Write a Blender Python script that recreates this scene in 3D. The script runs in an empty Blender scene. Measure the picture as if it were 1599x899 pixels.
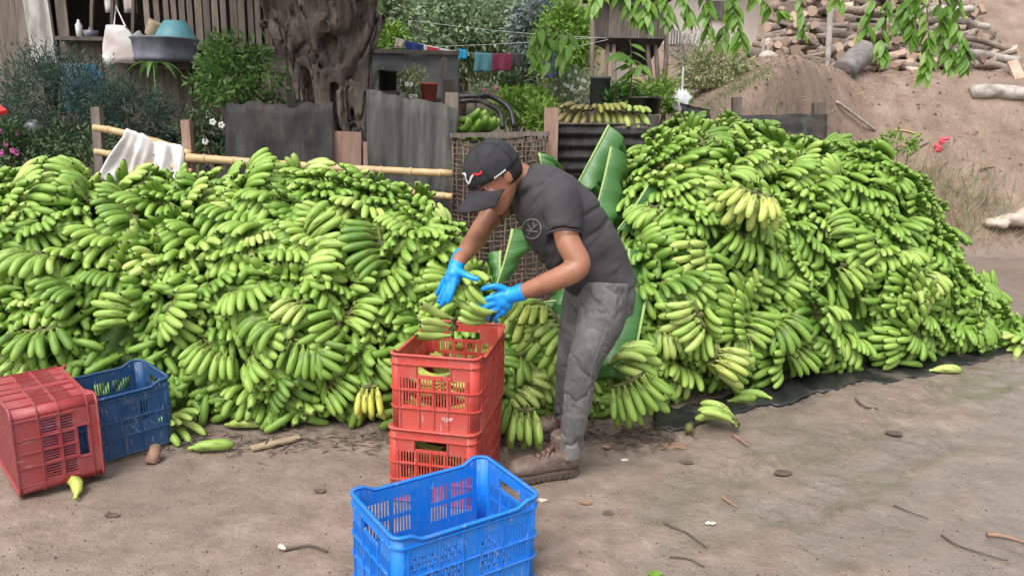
import bpy, bmesh, math, random
import numpy as np
from mathutils import Vector, Matrix, Euler
random.seed(11); RNG = np.random.default_rng(5)
scene = bpy.context.scene
# ------------------------------------------------------------------ camera
CAM_H, PITCH, ROLL, FPX = 1.5, math.radians(13.0), math.radians(1.2), 1200.0
_F = Vector((0, math.cos(PITCH), -math.sin(PITCH)))
_U0 = Vector((0, math.sin(PITCH), math.cos(PITCH)))
_R0 = Vector((1, 0, 0))
_R = math.cos(ROLL)*_R0 + math.sin(ROLL)*_U0
_U = -math.sin(ROLL)*_R0 + math.cos(ROLL)*_U0
CAMPOS = Vector((0, 0, CAM_H))
cam_data = bpy.data.cameras.new('camera')
cam_data.sensor_width = 36.0; cam_data.lens = 36.0*FPX/1599.0
cam_data.clip_start = 0.05; cam_data.clip_end = 500
cam = bpy.data.objects.new('camera', cam_data)
scene.collection.objects.link(cam)
cam.matrix_world = Matrix(((_R.x, _U.x, -_F.x, 0), (_R.y, _U.y, -_F.y, 0), (_R.z, _U.z, -_F.z, CAM_H), (0, 0, 0, 1)))
scene.camera = cam
# ------------------------------------------------------------------ world, sun, exposure (bright overcast)
SUN_EL, SUN_ROT = math.radians(58), math.radians(-150)
world = bpy.data.worlds.new('World'); scene.world = world; world.use_nodes = True
wn, wl = world.node_tree.nodes, world.node_tree.links
bg = wn['Background']
sky = wn.new('ShaderNodeTexSky'); sky.sky_type = 'NISHITA'; sky.sun_disc = False
sky.sun_elevation = SUN_EL; sky.sun_rotation = SUN_ROT; sky.air_density = 1.2; sky.dust_density = 5.0; sky.ozone_density = 0.6
hsv = wn.new('ShaderNodeHueSaturation'); hsv.inputs['Saturation'].default_value = 0.22
wl.new(sky.outputs[0], hsv.inputs['Color']); wl.new(hsv.outputs[0], bg.inputs['Color'])
bg.inputs['Strength'].default_value = 0.15
sd = bpy.data.lights.new('sun', 'SUN'); sd.energy = 1.15; sd.angle = math.radians(35); sd.color = (1.0, 0.965, 0.92)
sun = bpy.data.objects.new('sun', sd); scene.collection.objects.link(sun)
_sdir = Vector((math.sin(-SUN_ROT)*-1*math.cos(SUN_EL), math.cos(SUN_ROT)*math.cos(SUN_EL), math.sin(SUN_EL)))
sun.rotation_euler = _sdir.to_track_quat('Z', 'Y').to_euler()
scene.view_settings.view_transform = 'Standard'; scene.view_settings.look = 'None'
scene.view_settings.exposure = 0.74; scene.view_settings.gamma = 1.0
scene.view_settings.use_curve_mapping = False
scene.cycles.max_bounces = 6; scene.cycles.diffuse_bounces = 3; scene.cycles.glossy_bounces = 2
scene.cycles.transmission_bounces = 3; scene.cycles.transparent_max_bounces = 4

# ------------------------------------------------------------------ helpers
def ray(px, py):
    return _F + _R*((px-799.5)/FPX) + _U*((449.5-py)/FPX)
def at(px, py, y):
    d = ray(px, py); return CAMPOS + d*(y/d.y)
def gnd(px, py, z=0.0):
    d = ray(px, py); return CAMPOS + d*((z-CAM_H)/d.z)
def link(o): scene.collection.objects.link(o); return o
def empty(name, loc=(0, 0, 0), rot=None):
    o = bpy.data.objects.new(name, None); o.empty_display_size = 0.1; o.location = loc
    if rot is not None: o.rotation_euler = rot
    return link(o)
def tag(o, label=None, cat=None, group=None, kind=None):
    if label: o['label'] = label
    if cat: o['category'] = cat
    if group: o['group'] = group
    if kind: o['kind'] = kind
    return o
def mobj(name, mesh, mat=None, parent=None, mw=None):
    o = bpy.data.objects.new(name, mesh)
    if mat is not None and len(mesh.materials) == 0: mesh.materials.append(mat)
    if parent is not None: o.parent = parent
    if mw is not None: o.matrix_basis = mw
    return link(o)
def V(*a): return Vector(a)
def frame(y, zhint, loc=(0, 0, 0)):
    """matrix whose local Y is y and local Z is as close as possible to zhint"""
    y = Vector(y).normalized(); z = Vector(zhint); z = z - y*z.dot(y)
    if z.length < 1e-5: z = y.orthogonal()
    z.normalize(); x = y.cross(z)
    return Matrix(((x.x, y.x, z.x, loc[0]), (x.y, y.y, z.y, loc[1]), (x.z, y.z, z.z, loc[2]), (0, 0, 0, 1)))
def catmull(pts, n):
    P = [np.array(p, float) for p in pts]; P = [2*P[0]-P[1]]+P+[2*P[-1]-P[-2]]
    out = []; segs = len(P)-3
    for k in range(n):
        t = k/(n-1)*segs; i = min(int(t), segs-1); t -= i
        a, b, c, d = P[i:i+4]
        out.append(0.5*((2*b)+(-a+c)*t+(2*a-5*b+4*c-d)*t*t+(-a+3*b-3*c+d)*t**3))
    return np.array(out)

class MB:
    """collects shapes into one mesh"""
    def __init__(s): s.v = []; s.f = []; s.uv = None
    def add(s, vs, fs):
        o = len(s.v); s.v.extend([tuple(v) for v in vs]); s.f.extend([tuple(i+o for i in f) for f in fs]); return s
    def box(s, c, size, M=None, taper=1.0):
        hx, hy, hz = size[0]/2, size[1]/2, size[2]/2
        vs = [Vector((sx*hx*(taper if sz > 0 else 1), sy*hy*(taper if sz > 0 else 1), sz*hz)) for sz in (-1, 1) for sy in (-1, 1) for sx in (-1, 1)]
        if M is not None: vs = [M @ v for v in vs]
        vs = [v+Vector(c) for v in vs]
        return s.add(vs, [(0, 2, 3, 1), (4, 5, 7, 6), (0, 1, 5, 4), (2, 6, 7, 3), (0, 4, 6, 2), (1, 3, 7, 5)])
    def bar(s, a, b, w, h, up=(0, 0, 1)):
        a, b = Vector(a), Vector(b); M = frame(b-a, up); L = (b-a).length
        return s.box((a+b)/2, (w, L, h), M.to_3x3())
    def loft(s, rings, cap=True):
        n = len(rings[0]); o = len(s.v); fs = []
        for r in rings: s.v.extend([tuple(p) for p in r])
        for i in range(len(rings)-1):
            for j in range(n):
                k = (j+1) % n
                fs.append((o+i*n+j, o+i*n+k, o+(i+1)*n+k, o+(i+1)*n+j))
        if cap:
            fs.append(tuple(o+j for j in reversed(range(n))))
            fs.append(tuple(o+(len(rings)-1)*n+j for j in range(n)))
        s.f.extend(fs); return s
    def tube(s, pts, radii, n=8, cap=True, up=(0, 0, 1), lump=0.0, flat=1.0):
        pts = [Vector(p) for p in pts]
        if not hasattr(radii, '__len__'): radii = [radii]*len(pts)
        rings = []; ref = Vector(up)
        for i, p in enumerate(pts):
            t = (pts[min(i+1, len(pts)-1)]-pts[max(i-1, 0)]).normalized()
            b = ref - t*ref.dot(t)
            if b.length < 1e-4: b = t.orthogonal()
            b.normalize(); ref = b; c = t.cross(b)
            rings.append([p+(c*math.cos(2*math.pi*j/n)+b*math.sin(2*math.pi*j/n)*flat)*radii[i]*(1+lump*random.uniform(-1, 1)) for j in range(n)])
        return s.loft(rings, cap)
    def mesh(s, name, smooth=False):
        me = bpy.data.meshes.new(name); me.from_pydata(s.v, [], s.f)
        bm = bmesh.new(); bm.from_mesh(me); bmesh.ops.recalc_face_normals(bm, faces=bm.faces); bm.to_mesh(me); bm.free()
        if smooth: me.shade_smooth()
        return me
    def build(s, name, mat, parent=None, smooth=False, mw=None):
        return mobj(name, s.mesh(name, smooth), mat, parent, mw)

def remesh(mb, voxel, it=4, fac=0.5, name='m'):
    """one continuous skin over overlapping closed shapes"""
    me = mb.mesh('tmp') if isinstance(mb, MB) else mb
    o = bpy.data.objects.new('tmp', me); link(o)
    m = o.modifiers.new('r', 'REMESH'); m.mode = 'VOXEL'; m.voxel_size = voxel; m.use_smooth_shade = True
    if it:
        sm = o.modifiers.new('s', 'SMOOTH'); sm.factor = fac; sm.iterations = it
    dg = bpy.context.evaluated_depsgraph_get()
    out = bpy.data.meshes.new_from_object(o.evaluated_get(dg)); out.name = name
    bpy.data.objects.remove(o); out.materials.clear(); out.shade_smooth()
    return out
def co(me):
    a = np.empty(len(me.vertices)*3, np.float32); me.vertices.foreach_get('co', a); return a.reshape(-1, 3)
def setco(me, a):
    me.vertices.foreach_set('co', np.asarray(a, np.float32).ravel()); me.update()
def vnormals(me):
    a = np.empty(len(me.vertices)*3, np.float32); me.vertex_normals.foreach_get('vector', a); return a.reshape(-1, 3)
def _h(ix, iy, iz, s):
    n = (ix*374761393 + iy*668265263 + iz*1274126177 + s*974634777) & 0xFFFFFFFF
    n = ((n ^ (n >> 13))*1274126177) & 0xFFFFFFFF
    return ((n ^ (n >> 16)) & 0xFFFF)/65535.0
def noise3(x, y, z, s=0):
    x, y, z = [np.asarray(q, float) for q in np.broadcast_arrays(x, y, z)]
    ix, iy, iz = [np.floor(q).astype(np.int64) for q in (x, y, z)]
    fx, fy, fz = x-ix, y-iy, z-iz
    fx, fy, fz = [q*q*(3-2*q) for q in (fx, fy, fz)]
    r = 0
    for a in (0, 1):
        for b in (0, 1):
            for c in (0, 1):
                r = r + _h(ix+a, iy+b, iz+c, s)*(fx if a else 1-fx)*(fy if b else 1-fy)*(fz if c else 1-fz)
    return r*2-1
def fbm(x, y, z=0.0, s=0, o=4):
    r = 0; a = 1; t = 0
    for i in range(o):
        r = r+a*noise3(np.asarray(x)*2**i, np.asarray(y)*2**i, np.asarray(z)*2**i, s+i*7); t += a; a *= 0.5
    return r/t

# ------------------------------------------------------------------ materials
class NT:
    def __init__(s, name):
        s.m = bpy.data.materials.new(name); s.m.use_nodes = True; s.t = s.m.node_tree; s.b = s.t.nodes['Principled BSDF']
    def n(s, typ, **kw):
        x = s.t.nodes.new('ShaderNode'+typ)
        for k, v in kw.items():
            if k in x.inputs.keys(): s.set(x.inputs[k], v)
            else: setattr(x, k, v)
        return x
    def set(s, sock, v):
        if isinstance(v, bpy.types.NodeSocket): s.t.links.new(v, sock)
        else:
            if hasattr(sock.default_value, '__len__') and hasattr(v, '__len__') and len(v) == 3 and len(sock.default_value) == 4: v = (*v, 1)
            sock.default_value = v
    def noise(s, scale, vec=None, detail=4, rough=0.55, dist=0.0):
        x = s.n('TexNoise'); x.inputs['Scale'].default_value = scale; x.inputs['Detail'].default_value = detail
        x.inputs['Roughness'].default_value = rough; x.inputs['Distortion'].default_value = dist
        if vec is not None: s.set(x.inputs['Vector'], vec)
        return x.outputs['Fac']
    def ramp(s, fac, stops):
        x = s.n('ValToRGB'); e = x.color_ramp.elements
        while len(e) < len(stops): e.new(0.5)
        for k, (p, c) in enumerate(stops):
            e[k].position = p; e[k].color = (*c, 1) if hasattr(c, '__len__') else (c, c, c, 1)
        s.set(x.inputs['Fac'], fac); return x.outputs['Color']
    def mix(s, fac, a, b, mode='MIX'):
        x = s.n('Mix', data_type='RGBA', blend_type=mode)
        s.set(x.inputs[0], fac); s.set(x.inputs[6], a); s.set(x.inputs[7], b); return x.outputs[2]
    def math(s, op, a, b=0.0, c=0.0):
        x = s.n('Math', operation=op); s.set(x.inputs[0], a); s.set(x.inputs[1], b); s.set(x.inputs[2], c); return x.outputs[0]
    def coord(s, which='Object', scale=None):
        c = s.n('TexCoord').outputs[which]
        if scale is None: return c
        m = s.n('Mapping'); m.inputs['Scale'].default_value = scale; s.set(m.inputs['Vector'], c); return m.outputs[0]
    def out(s, col=None, rough=0.8, bump=None, bstr=0.3, bdist=0.01, metal=0.0, spec=None, trans=None):
        if col is not None: s.set(s.b.inputs['Base Color'], col)
        s.set(s.b.inputs['Roughness'], rough); s.b.inputs['Metallic'].default_value = metal
        if spec is not None: s.b.inputs['Specular IOR Level'].default_value = spec
        if bump is not None:
            x = s.n('Bump'); x.inputs['Strength'].default_value = bstr; x.inputs['Distance'].default_value = bdist
            s.set(x.inputs['Height'], bump); s.set(s.b.inputs['Normal'], x.outputs[0])
        return s.m
def mottled(name, c1, c2, scale=6.0, rough=0.8, bstr=0.3, bdist=0.01, c3=None, stretch=None, coord='Object', objvar=0.0, spec=None):
    k = NT(name); vec = k.coord(coord, stretch)
    f = k.noise(scale, vec, 5, 0.6)
    col = k.ramp(f, [(0.3, c1), (0.7, c2)])
    if c3 is not None: col = k.mix(k.ramp(k.noise(scale*0.37, vec, 3), [(0.52, 0.0), (0.68, 1.0)]), col, c3)
    if objvar:
        r = k.n('ObjectInfo').outputs['Random']
        v = k.math('MULTIPLY_ADD', r, objvar*2, 1-objvar)
        col = k.mix(1.0, col, k.n('CombineColor', Red=v, Green=v, Blue=v).outputs[0], 'MULTIPLY')
    return k.out(col, rough, k.noise(scale*5, vec, 4), bstr, bdist, spec=spec)
# ------------------------------------------------------------------ ground sheet with yard terrace and clay bank
def sstep(a, b, x):
    t = np.clip((np.asarray(x, float)-a)/(b-a), 0, 1); return t*t*(3-2*t)
_ra, _rb = gnd(980, 899), gnd(1599, 640)
_rd = (_rb-_ra).normalized(); _rn = Vector((-_rd.y, _rd.x, 0))
def terrain(x, y, fine=False):
    x = np.asarray(x, float); y = np.asarray(y, float)
    k = sstep(1.4, 4.6, x)
    yf = 6.05+2.2*k; w = 0.5+1.7*k; h = 1.0+1.10*sstep(0.6, 3.0, x)
    bank = sstep(0, 1, (y-yf)/w)
    z = h*bank + 0.05*np.maximum(0, y-yf-w) + (0.42-.36*sstep(1, 7, x))*np.maximum(0, y-15)*sstep(15, 22, y)
    z = z + 2.6*sstep(12.2, 17, y)*sstep(4.2, 8, x)
    rough = bank*(0.10*fbm(x*1.3, y*1.3, 0, 3)+0.05*fbm(x*6, y*6, 0, 9))
    z = z + rough*(0.35+0.65*k)
    road = 1-bank
    z = z + road*(0.012*fbm(x*1.1, y*1.1, 0, 21)+0.006*fbm(x*7, y*7, 0, 31))
    if fine:
        dx, dy = x-_ra.x, y-_ra.y
        al = dx*_rd.x+dy*_rd.y; ac = dx*_rn.x+dy*_rn.y + 0.05*np.sin(al*1.3)+.10*noise3(x*2.5, y*2.5, 3, 61)+.03*noise3(x*9, y*9, 3, 62)
        m = road*sstep(-0.4, 1.0, al)
        for off, dep, wd in ((0.0, 0.011, 0.11), (0.36, 0.009, 0.12), (-0.55, 0.012, 0.13), (-0.92, 0.009, 0.1), (-1.35, 0.010, 0.13), (0.8, .008, .12)):
            g = np.exp(-((ac-off)/wd)**4)
            z = z - m*dep*g*(0.6+0.4*noise3(al*1.5, off, 0, 5))
            lug = np.clip(np.sin((al+0.6*np.abs(ac-off))*2*math.pi/0.085)*2.2, -1, 1)
            z = z + m*0.009*g*lug*sstep(-0.25, 0.4, noise3(al*2.2, ac*3, off, 8))
            z = z + m*0.006*np.exp(-((np.abs(ac-off)-wd*1.35)/0.045)**2)*(0.6+0.6*noise3(al*3, ac*3, 1, 6))
        tr_ = sstep(.05, .45, fbm(x*4.5, y*4.5, 0, 71, 3)); z = z - road*.006*tr_ + road*.007*np.abs(fbm(x*8, y*8, 0, 73, 3))*(1-tr_)
        z = z + road*0.011*np.maximum(0, fbm(x*12, y*12, 0, 41, 3))+road*.004*fbm(x*28, y*28, 0, 43, 2)
        z = z - road*0.010*np.exp(-((x-0.3)**2+(y-2.4)**2)/0.8)*np.maximum(0, fbm(x*9, y*9, 0, 51, 2))
    return z
def tz(x, y): return float(terrain(x, y))
def axis(parts):
    a = []
    for lo, hi, st in parts: a += list(np.arange(lo, hi-1e-6, st))
    return np.array(a+[parts[-1][1]])
gx = axis([(-60, -12, 4), (-12, -3.2, 0.4), (-3.2, 5.2, 0.028), (5.2, 9, 0.1), (9, 14, 0.5), (14, 60, 4)])
gy = axis([(-12, 0, 2), (0, 1.6, 0.2), (1.6, 6.2, 0.028), (6.2, 12, 0.09), (12, 20, 0.5), (20, 70, 3)])
GX, GY = np.meshgrid(gx, gy)
GZ = terrain(GX, GY, True)
WET = np.clip(.30+.21*(GX-.4)-.10*np.maximum(0, 3.0-GY)+.55*fbm(GX*1.1, GY*1.1, 0, 91, 4)+.35*fbm(GX*5, GY*5, 0, 93, 3)+28*(.012*fbm(GX*1.1, GY*1.1, 0, 21)-GZ), 0, 1)*(GZ < .08)
nx, ny = len(gx), len(gy)
me = bpy.data.meshes.new('ground')
me.vertices.add(nx*ny); me.vertices.foreach_set('co', np.stack([GX, GY, GZ], -1).astype(np.float32).ravel())
I = (np.arange(ny-1)[:, None]*nx+np.arange(nx-1)[None, :]).ravel()
Q = np.stack([I, I+1, I+nx+1, I+nx], -1).astype(np.int32)
me.loops.add(Q.size); me.loops.foreach_set('vertex_index', Q.ravel())
me.polygons.add(len(Q)); me.polygons.foreach_set('loop_start', np.arange(0, Q.size, 4, dtype=np.int32))
me.update(calc_edges=True); me.validate(); me.shade_smooth()
me.attributes.new('wet', 'FLOAT', 'POINT').data.foreach_set('value', WET.astype(np.float32).ravel())
k = NT('mud')
pos = k.n('NewGeometry').outputs['Position']; sx = k.n('SeparateXYZ', Vector=pos)
n1 = k.noise(0.9, pos, 5); n2 = k.noise(7, pos, 6, 0.65); n3 = k.noise(45, pos, 5, 0.7)
mud = k.ramp(n2, [(0.28, (0.150, 0.110, 0.086)), (0.5, (0.228, 0.172, 0.137)), (0.72, (0.305, 0.238, 0.194))])
mud = k.mix(k.ramp(n1, [(0.45, 0.0), (0.62, 0.55)]), mud, (0.165, 0.128, 0.105))
mud = k.mix(k.ramp(n3, [(0.62, 0.0), (0.74, 0.4)]), mud, (0.12, 0.09, 0.075))
clay = k.ramp(k.noise(3.2, pos, 6, 0.7), [(0.3, (0.150, 0.102, 0.075)), (0.5, (0.235, 0.165, 0.122)), (0.72, (0.32, 0.24, 0.18))])
clay = k.mix(k.ramp(n3, [(0.52, 0.0), (0.66, 0.75)]), clay, (0.13, 0.09, 0.06))
bankf = k.math('MULTIPLY', k.ramp(sx.outputs['Z'], [(0.05, 0.0), (0.22, 1.0)]), 1.0)
col = k.mix(bankf, mud, clay)
# soil colour of the yard is darker and mossy
yard = k.math('MULTIPLY', bankf, k.ramp(k.math('MULTIPLY_ADD', sx.outputs['X'], 0.2, 0.2), [(0.42, 1.0), (0.62, 0.0)]))
col = k.mix(yard, col, (0.10, 0.085, 0.055))
wet = k.math('MULTIPLY_ADD', sx.outputs['X'], 0.16, k.math('MULTIPLY_ADD', k.noise(1.3, pos, 5, 0.65), 1.0, -0.42))
wa = k.n('Attribute', attribute_name='wet').outputs['Fac']
wetm = k.math('MULTIPLY', k.ramp(wa, [(0.25, 0.0), (0.8, 1.0)]), k.math('SUBTRACT', 1.0, bankf))
col = k.mix(k.math('MULTIPLY', wetm, 0.45), col, (0.185, 0.158, 0.143))
rough = k.math('MULTIPLY_ADD', wetm, -0.48, k.math('MULTIPLY_ADD', n2, 0.25, 0.54))
n4 = k.noise(19, pos, 5, 0.7)
MUD = k.out(col, rough, k.math('ADD', k.math('ADD', k.math('MULTIPLY', n3, 0.40), n4), n2), 0.52, 0.026)
_b = MUD.node_tree.nodes['Principled BSDF']; MUD.node_tree.links.new(k.math('MULTIPLY', wetm, .6), _b.inputs['Coat Weight']); _b.inputs['Coat Roughness'].default_value = .16; _b.inputs['Coat IOR'].default_value = 1.4
tag(mobj('ground', me, MUD), 'wet brown mud road with a clay bank rising behind', 'ground', kind='structure')
del GX, GY, GZ

# ------------------------------------------------------------------ bananas
k = NT('banana_skin')
uv = k.n('UVMap').outputs[0]; su = k.n('SeparateXYZ', Vector=uv); v = su.outputs['Y']
oi = k.n('ObjectInfo'); oc = k.n('SeparateColor', Color=oi.outputs['Color']); rnd = oi.outputs['Random']
oco = k.coord('Object'); wpos = k.n('NewGeometry').outputs['Position']
tone = k.math('ADD', oc.outputs[0], k.math('MULTIPLY_ADD', rnd, 0.35, -0.17))
tone = k.math('ADD', tone, k.math('MULTIPLY_ADD', k.noise(9, wpos, 3), 0.5, -0.25))
green = k.ramp(tone, [(0.0, (0.085, 0.185, 0.022)), (0.4, (0.178, 0.318, 0.044)), (0.75, (0.295, 0.435, 0.085)), (1.0, (0.43, 0.53, 0.15))])
green = k.mix(oc.outputs[1], green, (0.62, 0.50, 0.035))
ends = k.ramp(v, [(0.0, 0.75), (0.14, 0.25), (0.3, 0.0), (0.7, 0.0), (0.9, 0.3), (1.0, 0.35)])
col = k.mix(ends, green, k.mix(oc.outputs[1], (0.30, 0.44, 0.09), (0.55, 0.50, 0.10)))
streak = k.ramp(k.noise(34, k.coord('Object', (1, 0.25, 1)), 4, 0.7), [(0.58, 0.0), (0.68, 0.8)])
col = k.mix(streak, col, (0.075, 0.055, 0.02))
spots = k.ramp(k.noise(120, wpos, 2, 0.5), [(0.70, 0.0), (0.76, 0.6)])
col = k.mix(spots, col, (0.05, 0.035, 0.015))
col = k.mix(oc.outputs[2], col, (0.17, 0.105, 0.055))
tip = k.ramp(k.math('ADD', v, k.math('MULTIPLY_ADD', k.noise(60, oco, 2), 0.04, -0.02)), [(0.968, 0.0), (0.985, 1.0)])
col = k.mix(tip, col, (0.022, 0.016, 0.010))
SKIN = k.out(col, k.math('MULTIPLY_ADD', k.noise(30, oco, 3), 0.25, 0.40), k.noise(70, oco, 3), 0.06, 0.003)
SKIN.node_tree.nodes['Principled BSDF'].inputs['Subsurface Weight'].default_value = 0.0
CROWN = mottled('banana_crown', (0.16, 0.20, 0.035), (0.08, 0.055, 0.025), 40, 0.7, 0.3, 0.004, c3=(0.035, 0.022, 0.014))

def finger_mesh(L, r, bend, sides=10, rings=12, seed=0, open_tip=True):
    rr = random.Random(seed)
    ts = [0, .05, .11, .18, .27, .40, .55, .70, .81, .90, .955, .985, 1.0] if rings >= 12 else [0, .1, .22, .45, .72, .9, 1.0]
    prof = lambda t: float(np.interp(t, [0, .06, .12, .2, .32, .5, .7, .82, .91, .955, .985, 1.0], [.40, .33, .42, .74, .97, 1.0, 1.0, .95, .78, .52, .34, .20]))
    a0, a1 = -bend*0.42, bend*0.58
    pts = [Vector((0, 0, 0))]; steps = 60; angs = []
    for i in range(steps):
        t = (i+.5)/steps
        ang = a0+(a1-a0)*(t**1.1)
        pts.append(pts[-1]+Vector((0, math.cos(ang), math.sin(ang)))*(L/steps))
    side = rr.uniform(-.06, .06)*L
    V_, F_, UV = [], [], []
    ph = rr.uniform(0, 6.28)
    for t in ts:
        i = min(int(t*steps), steps-1); f_ = t*steps-i
        p = pts[i].lerp(pts[i+1], f_); ang = a0+(a1-a0)*(t**1.1)
        up = Vector((0, -math.sin(ang), math.cos(ang)))
        p = p+Vector((side*math.sin(t*math.pi), 0, 0))
        for j in range(sides):
            th = 2*math.pi*j/sides
            q = prof(t)*r*(1+0.10*math.cos(5*th+ph))
            V_.append(p+Vector((math.cos(th)*q, 0, 0))+up*(math.sin(th)*q*0.96)); UV.append((j/sides, t))
    n = sides
    for i in range(len(ts)-1):
        for j in range(n):
            kx = (j+1) % n; F_.append((i*n+kx, i*n+j, (i+1)*n+j, (i+1)*n+kx))
    F_.append(tuple(range(n))); F_.append(tuple((len(ts)-1)*n+j for j in reversed(range(n))))
    m = bpy.data.meshes.new('finger'); m.from_pydata([tuple(q) for q in V_], [], F_)
    l = m.uv_layers.new(name='UVMap'); idx = np.empty(len(m.loops), np.int32); m.loops.foreach_get('vertex_index', idx)
    l.data.foreach_set('uv', np.array(UV, np.float32)[idx].ravel()); m.shade_smooth(); m.materials.append(SKIN)
    return m
FING = [finger_mesh(0.178+0.011*(i % 4), 0.0205+0.0013*(i % 3), 0.80+0.15*(i % 5), seed=i) for i in range(10)]
LOWF = [finger_mesh(0.19, 0.022, 0.6+0.2*i, 6, 6, seed=i) for i in range(3)]
def crown_mesh(w, seed):
    rr = random.Random(seed); mb = MB(); n = 9; pts = []; rad = []
    for i in range(n):
        t = i/(n-1)*2-1; pts.append((t*w/2, -0.012-0.02*t*t, rr.uniform(-.004, .004))); rad.append(0.015*(1-.55*t*t)*rr.uniform(.85, 1.1))
    mb.tube(pts, rad, 8, lump=.12)
    mb.tube([(0, -.01, 0), (rr.uniform(-.01, .01), -.03, .004), (0, -.042, .006)], [.019, .016, .014], 7, lump=.15)
    return mb.mesh('crown', True)
HANDS = []      # prototype: list of (finger mesh index, matrix), crown mesh
for s in range(12):
    rr = random.Random(100+s); nn = [5, 6, 7, 7, 6, 7, 6, 8, 7, 6, 4, 4][s]; lay = []
    span = math.radians([26, 32, 40, 56, 44, 70, 30, 50, 88, 36, 30, 28][s])
    w = 0.0315*nn
    bsel = rr.randrange(10)
    for row in (0, 1):
        m_ = nn if row == 0 else nn-1
        for i in range(m_):
            t = ((i+.5)/m_*2-1)
            phi = t*span/2+rr.uniform(-.05, .05)
            pit = (-0.24 if row == 0 else 0.20)+rr.uniform(-.10, .10)
            M = Matrix.Translation((t*w/2, -0.02*t*t, -0.015 if row == 0 else 0.018)) @ Matrix.Rotation(-phi, 4, 'Z') @ Matrix.Rotation(pit, 4, 'X') @ Matrix.Rotation(rr.uniform(-.25, .25)+phi*.25, 4, 'Y')
            sc = rr.uniform(.88, 1.08)*(1.03-.08*t*t)*(.94 if row == 0 else 1.04)
            lay.append(((bsel+rr.choice([0, 0, 0, 5, 3])) % 10, M @ Matrix.Scale(sc, 4)))
    HANDS.append((lay, crown_mesh(w*.85, s)))
def make_hand(M, proto=None, tone=.5, ripe=0.0, brown=0.0, scale=1.0, name='banana_hand', label=None, group=None, parts=True, drop=0):
    if proto is None: proto = random.randrange(12)
    lay, cm = HANDS[proto]
    e = bpy.data.objects.new(name, None); e.empty_display_size = .05; e.matrix_basis = M @ Matrix.Scale(scale, 4); link(e)
    tag(e, label, 'bananas', group)
    mobj('crown', cm, CROWN, e)
    for (fi, fm) in (lay[:len(lay)-drop] if drop else lay):
        o = bpy.data.objects.new('finger', FING[fi]); o.parent = e; o.matrix_basis = fm
        o.color = (tone, max(0, min(1, ripe+random.uniform(-.08, .08)*(ripe > 0))), brown, 1); link(o)
    return e

class Heap:
    def __init__(s, rows, py=0.95, qz=1.0, am=.024):
        s.B = np.array([list(gnd(a, b-16)) for a, b, *_ in rows]); s.C = np.array([list(at(c, d, e-.24)) for _, _, c, d, e in rows])
        s.n = len(rows); s.py, s.qz = py, qz; s.am = am
    def S(s, u, v):
        t = np.clip(u, 0, 1)*(s.n-1)
        f = lambda A: np.array([np.interp(t, np.arange(s.n), A[:, i]) for i in range(3)])
        b, c = f(s.B), f(s.C); th = v*math.pi/2
        xy = b[:2]+(c[:2]-b[:2])*(1-math.cos(th))**s.py
        p = np.array([xy[0], xy[1], c[2]*math.sin(th)**s.qz])
        nz = s.am*(math.sin(p[0]*5.1+p[2]*2)+math.sin(p[0]*9.7+p[2]*6.3+1.7)+math.sin(p[2]*11+p[0]*3.3))*.8
        return p+np.array([0, -nz, nz*.6])
    def fr(s, u, v):
        e = .012; p = s.S(u, v); du = s.S(min(u+e, 1), v)-s.S(max(u-e, 0), v); dv = s.S(u, min(v+e, 1))-s.S(u, max(v-e, 0))
        n = np.cross(du, dv); n /= np.linalg.norm(n)+1e-9
        if n.dot(np.array([0, -1, .6])) < 0: n = -n
        return Vector(p), Vector(n), Vector(dv).normalized()
LEFT = Heap([(-220, 672, -220, 272, 4.95), (0, 672, 0, 274, 4.9), (130, 672, 140, 274, 4.9), (290, 682, 300, 276, 4.9), (430, 690, 430, 274, 4.85), (520, 686, 500, 264, 4.8),
             (600, 684, 560, 280, 4.75), (680, 688, 640, 308, 4.7), (760, 692, 705, 358, 4.6), (830, 690, 760, 440, 4.5), (872, 680, 815, 500, 4.4), (905, 668, 880, 540, 4.3)], 1.0, .9)
RIGHT = Heap([(905, 668, 890, 560, 4.35), (930, 668, 930, 480, 4.6), (960, 665, 958, 380, 5.0), (1000, 664, 972, 262, 5.45), (1060, 660, 1030, 212, 5.65), (1130, 640, 1115, 186, 5.75), (1200, 624, 1215, 220, 5.85),
              (1270, 612, 1300, 236, 5.9), (1340, 604, 1378, 228, 5.95), (1400, 597, 1436, 282, 5.9), (1460, 584, 1490, 360, 5.8), (1520, 574, 1548, 448, 5.65), (1575, 560, 1590, 540, 5.3), (1620, 550, 1640, 548, 5.1)], 1.0, .85, .036)

def heap_y(H, px, py, off=.10):
    best = None
    for i in range(81):
        for j in range(41):
            p = Vector(H.S(i/80, j/40)); q = p-CAMPOS; d = q.dot(_F)
            e = (799.5+q.dot(_R)/d*FPX-px)**2+(449.5-q.dot(_U)/d*FPX-py)**2
            if e > 900: continue
            if best is None or e+400*p.y < best[0]: best = (e+400*p.y, p.y)
    return (best[1] if best else 4.5)-off
def scatter_heap(H, r, n_try, side, seed):
    rr = random.Random(seed); pts = []; inv = 0
    for _ in range(n_try):
        u, v = rr.random(), rr.random()**0.9
        p, n, d = H.fr(u, .02+.96*v)
        if n.dot((CAMPOS-p).normalized()) < 0.02: continue
        q = p-CAMPOS; dep = q.dot(_F); px = 799.5+q.dot(_R)/dep*FPX
        if px < -60 or px > 1650: continue
        if any((p-a[0]).length < r for a in pts): continue
        pts.append((p, n, d, u, v))
    return pts
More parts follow.
